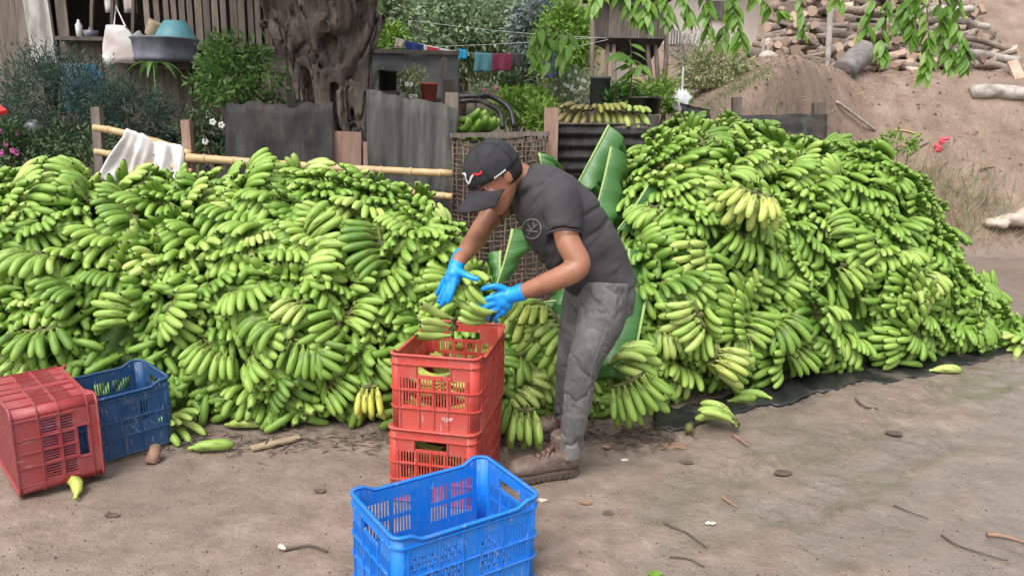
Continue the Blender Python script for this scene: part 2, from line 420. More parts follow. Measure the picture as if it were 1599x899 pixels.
def orient(p, n, d, mode, rr):
    t = -d; s_ = n.cross(t).normalized(); j = lambda a: Vector((rr.uniform(-a, a), rr.uniform(-a, a), rr.uniform(-a, a)))
    a_ = max(-2.2, min(2.2, rr.gauss(0, .75))); ta = t*math.cos(a_)+s_*math.sin(a_)
    if mode == 'A': Y = ta*.9+n*.40+j(.12); Z = -n+j(.35); back = .11; lift = -.002
    elif mode == 'B': Y = n*.8+ta*.7+j(.1); Z = -ta*.5+Vector((0, 0, -.8))+j(.7); back = .165; lift = 0
    else: Y = s_*rr.choice([-1, 1])*.9+n*.25+t*rr.uniform(-.35, .6)+j(.12); Z = -n+j(.3); back = .10; lift = .012
    Y.normalize(); return frame(Y, Z, p-Y*back+n*lift)
# ------------------------------------------------------------------ the two banana heaps
def heap_core(H, name, label, off):
    vs = []; fs = []; nu, nv = 60, 20
    for i in range(nu):
        for jx in range(nv):
            p, n, d = H.fr(i/(nu-1), jx/(nv-1)); q = p-n*off; vs.append((q.x, q.y, max(q.z, -.02)))
    for i in range(nu-1):
        for jx in range(nv-1):
            a = i*nv+jx; fs.append((a, a+nv, a+nv+1, a+1))
    # back skirt down to the ground
    o = len(vs)
    for i in range(nu):
        p = vs[i*nv+nv-1]; vs.append((p[0], p[1]+.25, -.02))
    for i in range(nu-1): fs.append((i*nv+nv-1, (i+1)*nv+nv-1, o+i+1, o+i))
    mb = MB(); mb.v = vs; mb.f = fs; me = mb.mesh(name, True)
    return me
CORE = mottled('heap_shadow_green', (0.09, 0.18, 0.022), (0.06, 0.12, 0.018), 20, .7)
def filler(H, n, seed, off):
    """fingers deep between the hands, too many to count"""
    rr = random.Random(seed); V_, F_, U_ = [], [], []
    base = []
    for m in LOWF:
        c = co(m); f = [tuple(p.vertices) for p in m.polygons]
        uv = np.zeros((len(m.vertices), 2)); 
        for l, d in zip(m.loops, m.uv_layers[0].data): uv[l.vertex_index] = d.uv
        base.append((c, f, uv))
    for _ in range(n):
        u, v = rr.random(), rr.random()
        p, nn, d = H.fr(u, v); M = orient(p-nn*rr.uniform(off*.35, off*1.4), nn, d, rr.choice('AABBC'), rr)
        c, f, uv = base[rr.randrange(3)]
        A = np.array(M); w = c@A[:3, :3].T+A[:3, 3]; o = len(V_)
        if w[:, 2].min() < 0.0: w[:, 2] += -w[:, 2].min()
        V_.extend(map(tuple, w)); F_.extend(tuple(i+o for i in q) for q in f); U_.extend(map(tuple, uv))
    m = bpy.data.meshes.new('banana_filling'); m.from_pydata(V_, [], F_)
    l = m.uv_layers.new(name='UVMap'); idx = np.empty(len(m.loops), np.int32); m.loops.foreach_get('vertex_index', idx)
    l.data.foreach_set('uv', np.array(U_, np.float32)[idx].ravel()); m.shade_smooth(); m.materials.append(SKIN)
    return m
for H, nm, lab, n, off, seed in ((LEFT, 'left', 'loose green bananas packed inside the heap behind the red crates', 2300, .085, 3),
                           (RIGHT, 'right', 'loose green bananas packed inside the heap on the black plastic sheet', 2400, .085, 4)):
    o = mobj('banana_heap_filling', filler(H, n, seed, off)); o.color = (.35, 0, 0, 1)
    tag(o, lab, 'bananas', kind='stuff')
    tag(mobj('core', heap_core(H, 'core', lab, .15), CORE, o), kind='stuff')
PLACED = []
def lay_heap(H, r, ntry, seed, modes, labels, group, tones, flt=None):
    rr = random.Random(seed); pts = scatter_heap(H, r, ntry, group, seed)
    for (p, n, d, u, v) in pts:
        if flt and not flt(p): continue
        mode = rr.choice(modes if v < .86 else modes+'CC')
        M = orient(p, n, d, mode, rr); sc = rr.uniform(.78, 1.04)
        proto = rr.randrange(11)
        low = 1e9        # keep every fingertip above the road
        for fi, fm in HANDS[proto][0]:
            for yy in (.06, .12, .19): low = min(low, (M @ (fm @ Vector((0, yy*sc, -.005)))).z-.02)
        if low < 0.004: M = Matrix.Translation((0, 0, .004-low)) @ M
        q = 0 if v > .8 else 2 if v < .2 else 1
        tone = min(1, max(0, rr.gauss(tones, .22)+.10*(v-.5)))
        Yw = (M.to_3x3() @ Vector((0, 1, 0))).normalized(); vw = (CAMPOS-p).normalized()
        pose = 'tips hanging down' if Yw.z < -.55 else 'tips outward' if Yw.dot(vw) > .62 else 'lying sideways' if abs(Yw.z) < .4 else 'tips turned up' if Yw.z > 0 else 'slanting'
        lab = ('small ' if sc < .86 else 'large ' if sc > .96 else '')+('deep green' if tone < .38 else 'pale green' if tone > .64 else 'green')+' banana hand, '+pose+', '+labels[q]
        PLACED.append(((CAMPOS-p).length, M, proto, tone, sc, lab, group+(' ridge', ' face', ' foot')[q], H))
    return len(pts)
nL = lay_heap(LEFT, .140, 14000, 7, 'AAAAABBBBC', ['on heap ridge by bamboo rail', 'in heap below bamboo rail', 'at heap foot behind the crates'], 'banana hands in the heap below the bamboo rail', .50, flt=lambda p: not ((p-Vector((-1.78, 3.35, .15))).length < .34))
nR = lay_heap(RIGHT, .152, 14000, 8, 'AAAAABBC', ['on heap ridge by clay bank', 'in heap on black plastic', 'at heap foot on black plastic'], 'banana hands in the heap on the black plastic', .52)
PLACED.sort(key=lambda q: q[0])
print('HANDS', nL, nR)
for (_, M, proto, tone, sc, lab, grp, H) in PLACED[:300]:
    make_hand(M, proto, tone, 0.0, 0.0, sc, label=lab, group=grp)
FDAT = []
for m in FING:
    uv = np.zeros((len(m.vertices), 2)); idx = np.empty(len(m.loops), np.int32); m.loops.foreach_get('vertex_index', idx)
    u_ = np.empty(len(m.loops)*2, np.float32); m.uv_layers[0].data.foreach_get('uv', u_); uv[idx] = u_.reshape(-1, 2)
    FDAT.append((co(m), [tuple(p.vertices) for p in m.polygons], uv))
for H, lab in ((LEFT, 'further green banana hands along the back of the heap by the bamboo rail'), (RIGHT, 'further green banana hands along the back of the heap by the bank')):
    V_, F_, U_ = [], [], []; o_ = 0
    for (_, M, proto, tone, sc, _l, _g, h) in PLACED[300:]:
        if h is not H: continue
        for fi, fm in HANDS[proto][0]:
            c, f, uv = FDAT[fi]; A = np.array(M @ Matrix.Scale(sc, 4) @ fm); V_.append(c@A[:3, :3].T+A[:3, 3]); F_.extend(tuple(i+o_ for i in q) for q in f); U_.append(uv); o_ += len(c)
    if not V_: continue
    m = bpy.data.meshes.new('banana_hands'); m.from_pydata(np.concatenate(V_).tolist(), [], F_); l = m.uv_layers.new(name='UVMap'); idx = np.empty(len(m.loops), np.int32); m.loops.foreach_get('vertex_index', idx)
    l.data.foreach_set('uv', np.concatenate(U_).astype(np.float32)[idx].ravel()); m.shade_smooth(); m.materials.append(SKIN)
    o = mobj('banana_heap_back', m); o.color = (.5, 0, 0, 1); tag(o, lab, 'bananas', kind='stuff')
# ------------------------------------------------------------------ plastic crates
CL, CW, CH, CT, CR = 0.50, 0.34, 0.30, 0.0045, 0.030
def plastic(name, c1, c2, dirt=(0.25, 0.19, 0.15), dirtamt=.5):
    k = NT(name); oc = k.coord('Object')
    col = k.mix(k.noise(5, oc, 4), c1, c2)
    d = k.ramp(k.noise(9, oc, 6, .7), [(.46, 0.0), (.72, dirtamt)])
    blot = k.ramp(k.noise(3.1, oc, 6, .75), [(.5, 0.0), (.62, dirtamt*.8)]); d = k.math('MAXIMUM', d, blot)
    z = k.n('SeparateXYZ', Vector=oc).outputs['Z']
    low = k.math('MULTIPLY', k.ramp(z, [(0.0, 1.0), (.12, 0.0)]), k.noise(14, oc, 4))
    col = k.mix(k.math('MAXIMUM', d, k.math('MULTIPLY', low, dirtamt)), col, dirt)
    scr = k.ramp(k.noise(60, k.coord('Object', (1, 1, .2)), 3, .7), [(.60, 0.0), (.72, .4)])
    col = k.mix(scr, col, (0.55, 0.5, 0.5))
    return k.out(col, k.math('MULTIPLY_ADD', k.noise(18, oc, 3), .25, .38), k.noise(80, oc, 3), .08, .002)
def panel(xc, zc, hole, top, T=CT):
    """upright slotted panel in the XZ plane, thickness along Y; xc, zc cut lists, hole(i,j) tells open cells, top(x) the upper edge"""
    mb = MB(); nx_, nz_ = len(xc), len(zc); H = zc[-1]
    def P(i, j, s):
        z = zc[j]
        if j == nz_-1: z = top(xc[i])
        return (xc[i], s*T/2, z)
    for s in (0, 1):
        for j in range(nz_):
            for i in range(nx_): mb.v.append(P(i, j, -1 if s == 0 else 1))
    o = nx_*nz_; q = lambda i, j, s: s*o+j*nx_+i
    solid = lambda i, j: 0 <= i < nx_-1 and 0 <= j < nz_-1 and not hole(i, j)
    for j in range(nz_-1):
        for i in range(nx_-1):
            if not solid(i, j): continue
            mb.f.append((q(i, j, 0), q(i+1, j, 0), q(i+1, j+1, 0), q(i, j+1, 0))); mb.f.append((q(i, j+1, 1), q(i+1, j+1, 1), q(i+1, j, 1), q(i, j, 1)))
            if not solid(i-1, j): mb.f.append((q(i, j, 0), q(i, j+1, 0), q(i, j+1, 1), q(i, j, 1)))
            if not solid(i+1, j): mb.f.append((q(i+1, j, 1), q(i+1, j+1, 1), q(i+1, j+1, 0), q(i+1, j, 0)))
            if not solid(i, j-1): mb.f.append((q(i, j, 1), q(i+1, j, 1), q(i+1, j, 0), q(i, j, 0)))
            if not solid(i, j+1): mb.f.append((q(i, j+1, 0), q(i+1, j+1, 0), q(i+1, j+1, 1), q(i, j+1, 1)))
    return mb
DIP = 0.021
def top_long(x):
    a = abs(x); e = CL/2-.075; return CH-DIP*float(sstep(0, 1, (e+.035-a)/.05))
def slots(groups, w, pitch):
    xs = []; hs = []
    for a, b in groups:
        n = int((b-a)/pitch); st = a+((b-a)-(n-1)*pitch-w)/2
        for i in range(n): xs += [st+i*pitch, st+i*pitch+w]; hs.append((st+i*pitch, st+i*pitch+w))
    return xs, hs
def wall_long():
    L = CL-2*CR; g = [(-.205, -.115), (-.105, -.035), (.035, .105), (.115, .205)]
    xs, hs = slots(g, .0066, .0112); xc = sorted(set([-L/2, L/2]+xs+[round(v, 4) for v in np.linspace(-L/2+.01, L/2-.01, 9)]))
    zc = [0.0, .100, .156, .170, .228, .240, .262, CH]
    inh = lambda i: any(a-1e-6 <= (xc[i]+xc[i+1])/2 <= b+1e-6 for a, b in hs)
    bands = (1, 4) 
    def hole(i, j):
        x = (xc[i]+xc[i+1])/2
        return j in (1, 3) and inh(i)
    return panel(xc, zc, hole, top_long)
def wall_end():
    W = CW-2*CR; g = [(-.125, -.062), (-.052, -.004), (.004, .052), (.062, .125)]
    xs, hs = slots(g, .0066, .0112); xc = sorted(set([-W/2, W/2, -.062, .062]+xs))
    zc = [0.0, .100, .152, .166, .208, .222, .256, CH]
    inh = lambda i: any(a-1e-6 <= (xc[i]+xc[i+1])/2 <= b+1e-6 for a, b in hs)
    def hole(i, j):
        x = (xc[i]+xc[i+1])/2
        if j in (1, 3): return inh(i)
        if j == 5: return abs(x) < .061
        return False
    return panel(xc, zc, hole, lambda x: CH)
def corner_path(off=0.0):
    """outline of the crate seen from above, counter-clockwise, offset outwards"""
    pts = []; hl, hw = CL/2-CR, CW/2-CR; r = CR+off
    for cx, cy, a0 in ((hl, hw, 0), (-hl, hw, 90), (-hl, -hw, 180), (hl, -hw, 270)):
        for i in range(7):
            a = math.radians(a0+15*i); pts.append((cx+r*math.cos(a), cy+r*math.sin(a)))
    # extra points along the long sides so that the rim can dip
    out = []
    for i, p in enumerate(pts):
        out.append(p); q = pts[(i+1) % len(pts)]
        if abs(p[0]-q[0]) > .3 or abs(p[1]-q[1]) > .15:
            for t in np.linspace(.04, .96, 24): out.append((p[0]+(q[0]-p[0])*t, p[1]+(q[1]-p[1])*t))
    return out
def ring_band(z0, z1, o0, o1, follow=False):
    """a band round the crate between heights z0,z1 and offsets o0 (inner), o1 (outer)"""
    mb = MB(); a, b = corner_path(o0), corner_path(o1); n = len(a); rings = []
    for (p, q) in zip(a, b):
        dz = (top_long(p[0])-CH) if follow and abs(p[1]) > CW/2-.02 else 0
        mb.v += [(p[0], p[1], z0+dz), (q[0], q[1], z0+dz), (q[0], q[1], z1+dz), (p[0], p[1], z1+dz)]
    for i in range(n):
        j = (i+1) % n
        for e in range(4): mb.f.append((i*4+e, j*4+e, j*4+(e+1) % 4, i*4+(e+1) % 4))
    return mb
def corner_mesh():
    mb = MB(); hl, hw = CL/2-CR, CW/2-CR
    for sx_, sy_ in ((1, 1),):
        n = 8; 
        for i in range(n):
            a = math.radians(90*i/(n-1))
            for r in (CR-CT/2, CR+CT/2):
                for z in (0, CH): mb.v.append((hl+r*math.cos(a), hw+r*math.sin(a), z))
        for i in range(n-1):
            b = i*4; c = b+4
            mb.f += [(b, b+1, c+1, c), (b+2, c+2, c+3, b+3), (b, c, c+2, b+2), (b+1, b+3, c+3, c+1)]
        mb.f += [(0, 2, 3, 1), (4*n-4, 4*n-3, 4*n-1, 4*n-2)]
    return mb.mesh('corner_post', True)
def base_mesh():
    mb = MB(); hx, hy = CL/2-.006, CW/2-.006
    for x in np.linspace(-hx, hx, 17): mb.box((x, 0, .006), (.012, 2*hy-.03, .006))
    for y in np.linspace(-hy, hy, 11): mb.box((0, y, .0105), (2*hx-.03, .011, .005))
    return mb.mesh('base')
def vribs(side):
    mb = MB()
    if side == 'long':
        for x in (-.212, -.11, -.03, .03, .11, .212): mb.box((x, CW/2+.004, .135), (.0035, .008, .262))
    else:
        for y in (-.132, -.057, 0, .057, .132): mb.box((CL/2+.004, y, .11), (.008, .0035, .205))
        for y in (-.066, .066): mb.box((CL/2+.004, y, .24), (.008, .0035, .05))
    return mb.mesh('rib')
_wl, _we = wall_long().mesh('side_wall'), wall_end().mesh('end_wall')
_cp, _bm = corner_mesh(), base_mesh()
_rl, _re = vribs('long'), vribs('end')
_rings = [ring_band(.001, .006, .002, .009).mesh('rib'), ring_band(.088, .0915, .002, .009).mesh('rib'), ring_band(.1605, .164, .002, .009).mesh('rib'), ring_band(.2615, .265, .002, .009).mesh('rib')]
_rim = ring_band(CH-.006, CH+.002, -.003, .0095, True).mesh('rim', True)
def crate(M, mat, label, name='plastic_crate'):
    e = bpy.data.objects.new(name, None); e.matrix_basis = M; link(e); tag(e, label, 'crate', 'plastic banana crates')
    def add(nm, me, mw=None):
        m2 = me.copy(); m2.materials.clear(); m2.materials.append(mat)
        return mobj(nm, m2, None, e, mw)
    for s in (1, -1):
        R_ = Matrix.Rotation(0 if s > 0 else math.pi, 4, 'Z')
        add('side_wall', _wl, Matrix.Translation((0, s*CW/2, 0)) @ R_)
        add('end_wall', _we, Matrix.Translation((s*CL/2, 0, 0)) @ Matrix.Rotation(s*math.pi/2, 4, 'Z'))
        add('upright_ribs', _rl, R_); add('upright_ribs', _re, R_)
    for s in ((1, 1), (-1, 1), (-1, -1), (1, -1)):
        add('corner_post', _cp, Matrix.Diagonal((s[0], s[1], 1, 1)))
    add('base', _bm)
    for r_ in _rings: add('ring_rib', r_)
    add('rim', _rim)
    return e
RED = plastic('red_plastic', (0.55, 0.062, 0.042), (0.45, 0.045, 0.034), (0.40, 0.20, 0.16), .55)
FADED = plastic('faded_red_plastic', (0.36, 0.048, 0.052), (0.27, 0.032, 0.038), (0.36, 0.20, 0.19), .42)
BLUE = plastic('blue_plastic', (0.003, 0.19, 0.68), (0.002, 0.155, 0.60), (0.14, 0.20, 0.32), .4)
NAVY = plastic('navy_plastic', (0.006, 0.072, 0.20), (0.006, 0.052, 0.155), (0.12, 0.12, 0.14), .5)
def crate_M(center, xdir, z=0.0, tilt=(0, 0)):
    x = Vector((xdir[0], xdir[1], 0)).normalized(); y = Vector((-x.y, x.x, 0))
    M = Matrix(((x.x, y.x, 0, center[0]), (x.y, y.y, 0, center[1]), (0, 0, 1, z), (0, 0, 0, 1)))
    return M @ Matrix.Rotation(math.radians(tilt[0]), 4, 'X') @ Matrix.Rotation(math.radians(tilt[1]), 4, 'Y')
# bright blue crate in front of the stack
_c = [gnd(*q, .30) for q in ((549, 769), (755, 712), (836, 778), (622, 840))]
_cen = sum(_c, Vector())/4; _xd = (_c[1]-_c[0])+(_c[2]-_c[3])
crate(crate_M(_cen, _xd, .006), BLUE, 'bright blue slatted plastic crate standing empty in front of red stack')
# the stack of two red crates
_a, _b = gnd(610, 548, .60), gnd(748, 566, .60)
_wd = (_b-_a).normalized(); _l2 = (gnd(774, 517, .60)-gnd(746, 565, .60)).normalized(); _ld = (Vector((-_wd.y, _wd.x, 0))*.25+_l2*.75).normalized()
_sc = (_a+_b)/2+_ld*CL/2
RED_C, RED_X = Vector((_sc.x, _sc.y, 0)), _ld
crate(crate_M(_sc+Vector((-.012, -.01, 0)), _ld, .006, (0.3, 0)), RED, 'red plastic crate under another red crate, filled with bananas')
TOPC = crate(crate_M(_sc, _ld, .300, (-.4, .3)), RED, 'red plastic crate on top of its stack being filled by worker')
# faint marks on the lower panel of the top crate: grey letters and a pink sticker
_mk = mottled('faded_print', (0.62, 0.42, 0.40), (0.55, 0.30, 0.28), 60, .8); _pk = mottled('pink_sticker', (0.80, 0.42, 0.42), (0.72, 0.34, 0.34), 40, .6)
for y0, z0, w, h in ((.02, .052, .004, .020), (.027, .061, .012, .003), (.013, .052, .004, .020), (.008, .061, .008, .003), (.008, .053, .008, .003), (.003, .057, .003, .011)):
    m_ = MB(); m_.box((-CL/2-.0036, -y0-.03, z0), (.0012, w, h)); m_.build('print_stroke', _mk, TOPC)
m_ = MB(); m_.loft([[(-CL/2-.0030-t*.0016, -.062+.014*math.cos(a), .055+.007*math.sin(a)+.5*.014*math.cos(a)*-.6) for a in np.linspace(0, 2*math.pi, 17)[:-1]] for t in (0, 1)]); m_.build('sticker', _pk, TOPC)
# navy crate and the faded red crate lying on its side
_n = gnd(275, 692); _lx = Vector((-.70, -.71, 0)); _sy = Vector((-.71, .70, 0))
_nc = _n+_lx*CL/2+_sy*CW/2
crate(crate_M(_nc, -_lx, .012, (0, -1.5)), NAVY, 'dark navy plastic crate standing beside the tipped red crate')
_t1, _t2 = gnd(31, 783), gnd(168, 745)
_zd = (_t2-_t1).normalized(); _xd = Vector((_zd.y, -_zd.x, 0))     # crate up axis lies along the ground, end wall towards the viewer
_yd = Vector((0, 0, 1))
# local z = _zd, local x = end-wall normal, local y = z cross x
_yv = _zd.cross(_xd)
_o = _t1-_xd*CL/2+Vector((0, 0, CW/2+.017))
crate(Matrix(((_xd.x, _yv.x, _zd.x, _o.x), (_xd.y, _yv.y, _zd.y, _o.y), (_xd.z, _yv.z, _zd.z, _o.z), (0, 0, 0, 1))), FADED, 'faded red plastic crate tipped over on its side')
# ------------------------------------------------------------------ the worker
from mathutils.bvhtree import BVHTree
def ringv(c, a, b, n=20, e=2.0):
    out = []
    for j in range(n):
        t = 2*math.pi*j/n; cx, sx_ = math.cos(t), math.sin(t)
        k_ = (abs(cx)**e+abs(sx_)**e)**(-1/e) if e != 2 else 1
        out.append(Vector(c)+a*(cx*k_)+b*(sx_*k_))
    return out
def spine(mb, pts, lat, e=2.2, n=24):
    """pts: (px,py,y,lateral half,depth half); lat: list of lateral directions"""
    P = [at(*p[:3]) for p in pts]; rings = []
    for i, p in enumerate(P):
        t = (P[min(i+1, len(P)-1)]-P[max(i-1, 0)]).normalized(); l = lat[i] if isinstance(lat, list) else lat
        l = (l-t*l.dot(t)).normalized(); d = t.cross(l)
        rings.append(ringv(p, l*pts[i][3], d*pts[i][4], n, e))
    mb.loft(rings)
def limb(mb, pts, n=14, flat=1.0, res=None):
    P = np.array([list(at(*p[:3]))+[p[3]] for p in pts]); Q = catmull(P, res or len(pts)*5)
    mb.tube([Vector(q[:3]) for q in Q], [q[3] for q in Q], n, flat=flat)
    a, b = Q[0], Q[-1]
def blob(mb, c, r, n=10, M=None):
    rings = []
    for i in range(1, 8):
        a = math.pi*i/8; rings.append([Vector((r[0]*math.sin(a)*math.cos(2*math.pi*j/n), r[1]*math.sin(a)*math.sin(2*math.pi*j/n), -r[2]*math.cos(a))) for j in range(n)])
    rings = [[(M @ v if M is not None else v)+Vector(c) for v in r_] for r_ in rings]
    mb.loft(rings)
NEAR_S, FAR_S = at(880, 302, 2.98), at(806, 302, 3.28)
LS = (NEAR_S-FAR_S).normalized(); LH = Vector((.25, -.97, 0)).normalized()
lat = lambda t: (LS*(1-t)+LH*t).normalized()
man = empty('person', (gnd(860, 730).x, gnd(860, 730).y, 0))
man_inv = Matrix.Translation(-man.location)
tag(man, 'person in black cap, charcoal T-shirt and blue gloves bending to fill red crate', 'person')
def mpart(name, me, mat, parent=None):
    o = mobj(name, me, mat, parent or man)
    if parent is None: o.matrix_basis = man_inv
    return o
# materials
SKINM = mottled('skin', (0.37, 0.172, 0.10), (0.26, 0.115, 0.066), 22, .48, .22, .003, c3=(0.33, 0.13, 0.085))
k = NT('charcoal_cotton'); oc = k.coord('Object')
c_ = k.ramp(k.noise(5, oc, 5, .6), [(.3, (0.030, 0.028, 0.032)), (.7, (0.062, 0.056, 0.060))])
SHIRT = k.out(c_, .92, k.math('ADD', k.math('MULTIPLY', k.noise(600, oc, 2), .12), k.noise(13, oc, 3, .5, 1.2)), .35, .012)
k = NT('grey_denim'); oc = k.coord('Object')
c_ = k.ramp(k.noise(7, oc, 6, .65), [(.3, (0.075, 0.075, 0.075)), (.5, (0.140, 0.138, 0.132)), (.72, (0.27, 0.263, 0.25))])
wv = k.noise(420, k.coord('Object', (1, 1, .25)), 2)
c_ = k.mix(k.math('MULTIPLY', wv, .35), c_, (0.03, 0.03, 0.032))
DENIM = k.out(c_, .9, k.math('ADD', k.math('MULTIPLY', wv, .25), k.noise(16, oc, 4, .6, 1.5)), .4, .012)
CAPM = mottled('black_cap_cloth', (0.012, 0.012, 0.014), (0.03, 0.029, 0.032), 30, .85, .2, .002)
k = NT('blue_latex'); oc = k.coord('Object')
GLOVE = k.out(k.ramp(k.noise(25, oc, 3), [(.3, (0.004, 0.22, 0.70)), (.7, (0.01, 0.32, 0.86))]), .38, k.noise(70, oc, 4, .6, 1.0), .35, .004)
LEATHER = mottled('muddy_leather', (0.10, 0.066, 0.052), (0.20, 0.145, 0.12), 22, .85, .7, .006, c3=(0.27, 0.205, 0.165))
RUBBER = mottled('boot_sole', (0.03, 0.025, 0.022), (0.14, 0.10, 0.08), 20, .9, .4, .004)
LACE = mottled('brown_lace', (0.07, 0.03, 0.025), (0.12, 0.05, 0.04), 50, .9)
HAIR = mottled('black_hair', (0.008, 0.007, 0.006), (0.018, 0.014, 0.012), 60, .6, .5, .004)
WHITE = mottled('white_thread', (0.75, 0.75, 0.75), (0.6, 0.6, 0.6), 50, .8)
REDT = mottled('red_thread', (0.65, 0.03, 0.03), (0.5, 0.02, 0.02), 50, .8)
GREYP = mottled('grey_print', (0.22, 0.22, 0.22), (0.14, 0.14, 0.14), 40, .9)

# head frame
HF = Vector((-.70, -.40, -.58)).normalized(); HU = Vector((-.48, -.10, .86))
HM = frame(HF, HU, at(776, 277, 3.06)) @ Matrix.Scale(1.05, 4)
H3 = HM.to_3x3()
def hring(z, w, df, db, y0, n=24):
    out = []
    for j in range(n):
        t = 2*math.pi*j/n; cx, sx_ = math.cos(t), math.sin(t)
        out.append(HM @ Vector((w*cx, y0+(df if sx_ > 0 else db)*sx_, z)))
    return out
body = MB()
body.loft([hring(*r) for r in ((-.118, .020, .022, .02, .060), (-.108, .036, .034, .035, .052), (-.085, .052, .056, .06, .034), (-.055, .061, .074, .078, .018), (-.02, .067, .086, .09, .006), (.02, .072, .095, .098, 0), (.06, .072, .092, .098, -.004), (.09, .058, .072, .08, -.006), (.112, .03, .04, .04, -.008))])
# nose, brow, lips, chin, ears
body.loft([ringv(HM @ Vector((0, y, z)), H3 @ Vector((w, 0, 0)), H3 @ Vector((0, d, .25*d)), 10) for y, z, w, d in ((.088, .025, .008, .012), (.097, .0, .010, .014), (.106, -.022, .015, .018), (.098, -.036, .013, .012))])
blob(body, HM @ Vector((0, .088, .028)), (.045, .012, .009), M=H3)
blob(body, HM @ Vector((0, .085, -.062)), (.024, .012, .007), M=H3); blob(body, HM @ Vector((0, .083, -.074)), (.020, .012, .007), M=H3)
for s in (-1, 1):
    blob(body, HM @ Vector((s*.074, -.008, -.005)), (.008, .019, .031), M=H3 @ Matrix.Rotation(s*.35, 3, 'Z'))
    blob(body, HM @ Vector((s*.04, .068, -.02)), (.02, .016, .018), M=H3)
# neck and hidden trunk
limb(body, [(789, 282, 3.10, .058), (808, 276, 3.12, .06), (828, 290, 3.13, .058), (850, 315, 3.13, .06)], 16)
TORSO = [(818, 274, 3.13, .085, .065), (832, 286, 3.13, .155, .088), (849, 309, 3.12, .192, .126), (874, 341, 3.12, .200, .156), (898, 376, 3.125, .190, .160), (921, 409, 3.13, .180, .150), (938, 438, 3.14, .180, .128)]
spine(body, [(a+(2 if i else 0), b+(3 if i else 4), c, d*.74, e*.74) for i, (a, b, c, d, e) in enumerate(TORSO)], [lat(i/6) for i in range(7)])
NA = [(870, 300, 3.0, .056), (878, 340, 2.95, .052), (888, 380, 2.90, .049), (904, 412, 2.87, .046), (886, 428, 2.86, .046), (850, 443, 2.88, .039), (812, 457, 2.91, .030), (796, 462, 2.92, .028)]
FA = [(806, 306, 3.28, .058), (778, 326, 3.25, .052), (756, 352, 3.21, .046), (744, 372, 3.15, .045), (730, 390, 3.06, .038), (717, 406, 2.98, .030), (711, 418, 2.95, .028)]
limb(body, [(a, b, c, r*(.86 if i < 2 else 1)) for i, (a, b, c, r) in enumerate(NA)], 16); limb(body, FA, 16)
NL = [(940, 440, 3.04, .070), (933, 505, 3.01, .068), (908, 572, 2.97, .050), (901, 625, 2.97, .044), (889, 690, 2.98, .036), (884, 712, 2.985, .04)]
FL = [(920, 445, 3.25, .07), (908, 500, 3.27, .066), (893, 560, 3.29, .050), (887, 610, 3.31, .044), (880, 660, 3.33, .036)]
limb(body, NL, 16); limb(body, FL, 16)
bme = remesh(body, .0055, 4, name='body'); mpart('body', bme, SKINM)
# eyes, eyebrows
for s in (-1, 1):
    e_ = MB(); blob(e_, HM @ Vector((s*.031, .074, .004)), (.012, .007, .006), M=H3); eo = mpart('eye', e_.mesh('eye', True), WHITE)
    e_ = MB(); blob(e_, HM @ Vector((s*.031, .081, .004)), (.008, .005, .006), M=H3); p_ = mobj('pupil', e_.mesh('pupil', True), HAIR, eo)
    e_ = MB(); blob(e_, HM @ Vector((s*.034, .093, .027)), (.022, .006, .004), M=H3); mpart('eyebrow', e_.mesh('eyebrow', True), HAIR)
# hair below the cap
hb = MB()
hb.loft([[HM @ Vector((w*math.cos(t), -.012+.100*math.sin(t)*sc_, z)) for t in [math.pi*(0.94+1.12*j/19) for j in range(20)]]+[HM @ Vector((w*.9*math.cos(t), -.012+.085*math.sin(t)*sc_, z)) for t in [math.pi*(0.94+1.12*j/19) for j in reversed(range(20))]] for z, w, sc_ in ((-.042, .060, .86), (-.02, .072, .97), (.01, .0775, 1.04), (.05, .078, 1.05))])
mpart('hair', hb.mesh('hair', True), HAIR)
# cap: six-panel dome with a long curved peak
cb = MB(); rings = []
for z, s_ in ((.012, 1.06), (.03, 1.07), (.055, 1.06), (.08, 1.0), (.103, .88), (.122, .68), (.135, .42), (.1405, .15)):
    rings.append([HM @ Vector((.0785*s_*math.cos(2*math.pi*j/36)*(1+.012*abs(math.cos(3*2*math.pi*j/36))), (-.004+.106*s_*math.sin(2*math.pi*j/36)), z+.012*max(0, math.sin(2*math.pi*j/36))*(z < .05))) for j in range(36)])
cb.loft(rings); capme = cb.mesh('cap', True); cap = mpart('cap', capme, CAPM)
pk = MB(); N = 15; top = []
for lay in (0, 1):
    for r_ in range(8):
        for j in range(N):
            a = -1+2*j/(N-1); w0 = .079*a; fr = r_/7
            x = w0*(1+.08*fr-.06*fr*fr*abs(a)); yb = math.sqrt(max(0, 1-(a*.96)**2))*.108*.98
            y = yb+fr*(.088*(1-.35*abs(a)**2.5))+.012*fr; z = .022-.055*a*a-.012*fr-.035*fr*fr*.4-(.004 if lay else 0)
            pk.v.append(HM @ Vector((x, y, z)))
for lay in (0, 1):
    o_ = lay*8*N
    for r_ in range(7):
        for j in range(N-1):
            a = o_+r_*N+j; f_ = (a, a+1, a+N+1, a+N); pk.f.append(f_ if lay == 0 else f_[::-1])
o_ = 8*N
edge = [7*N+j for j in range(N)]
for j in range(N-1): pk.f.append((edge[j], edge[j+1], edge[j+1]+o_, edge[j]+o_))
for r_ in range(7):
    pk.f.append((r_*N, (r_+1)*N, (r_+1)*N+o_, r_*N+o_)); pk.f.append((r_*N+N-1, (r_+1)*N+N-1, (r_+1)*N+N-1+o_, r_*N+N-1+o_))
pko = mobj('peak', pk.mesh('peak', True), CAPM, cap)
sb = MB(); blob(sb, HM @ Vector((0, -.002, .1415)), (.008, .008, .004), M=H3); mobj('button', sb.mesh('button', True), CAPM, cap)
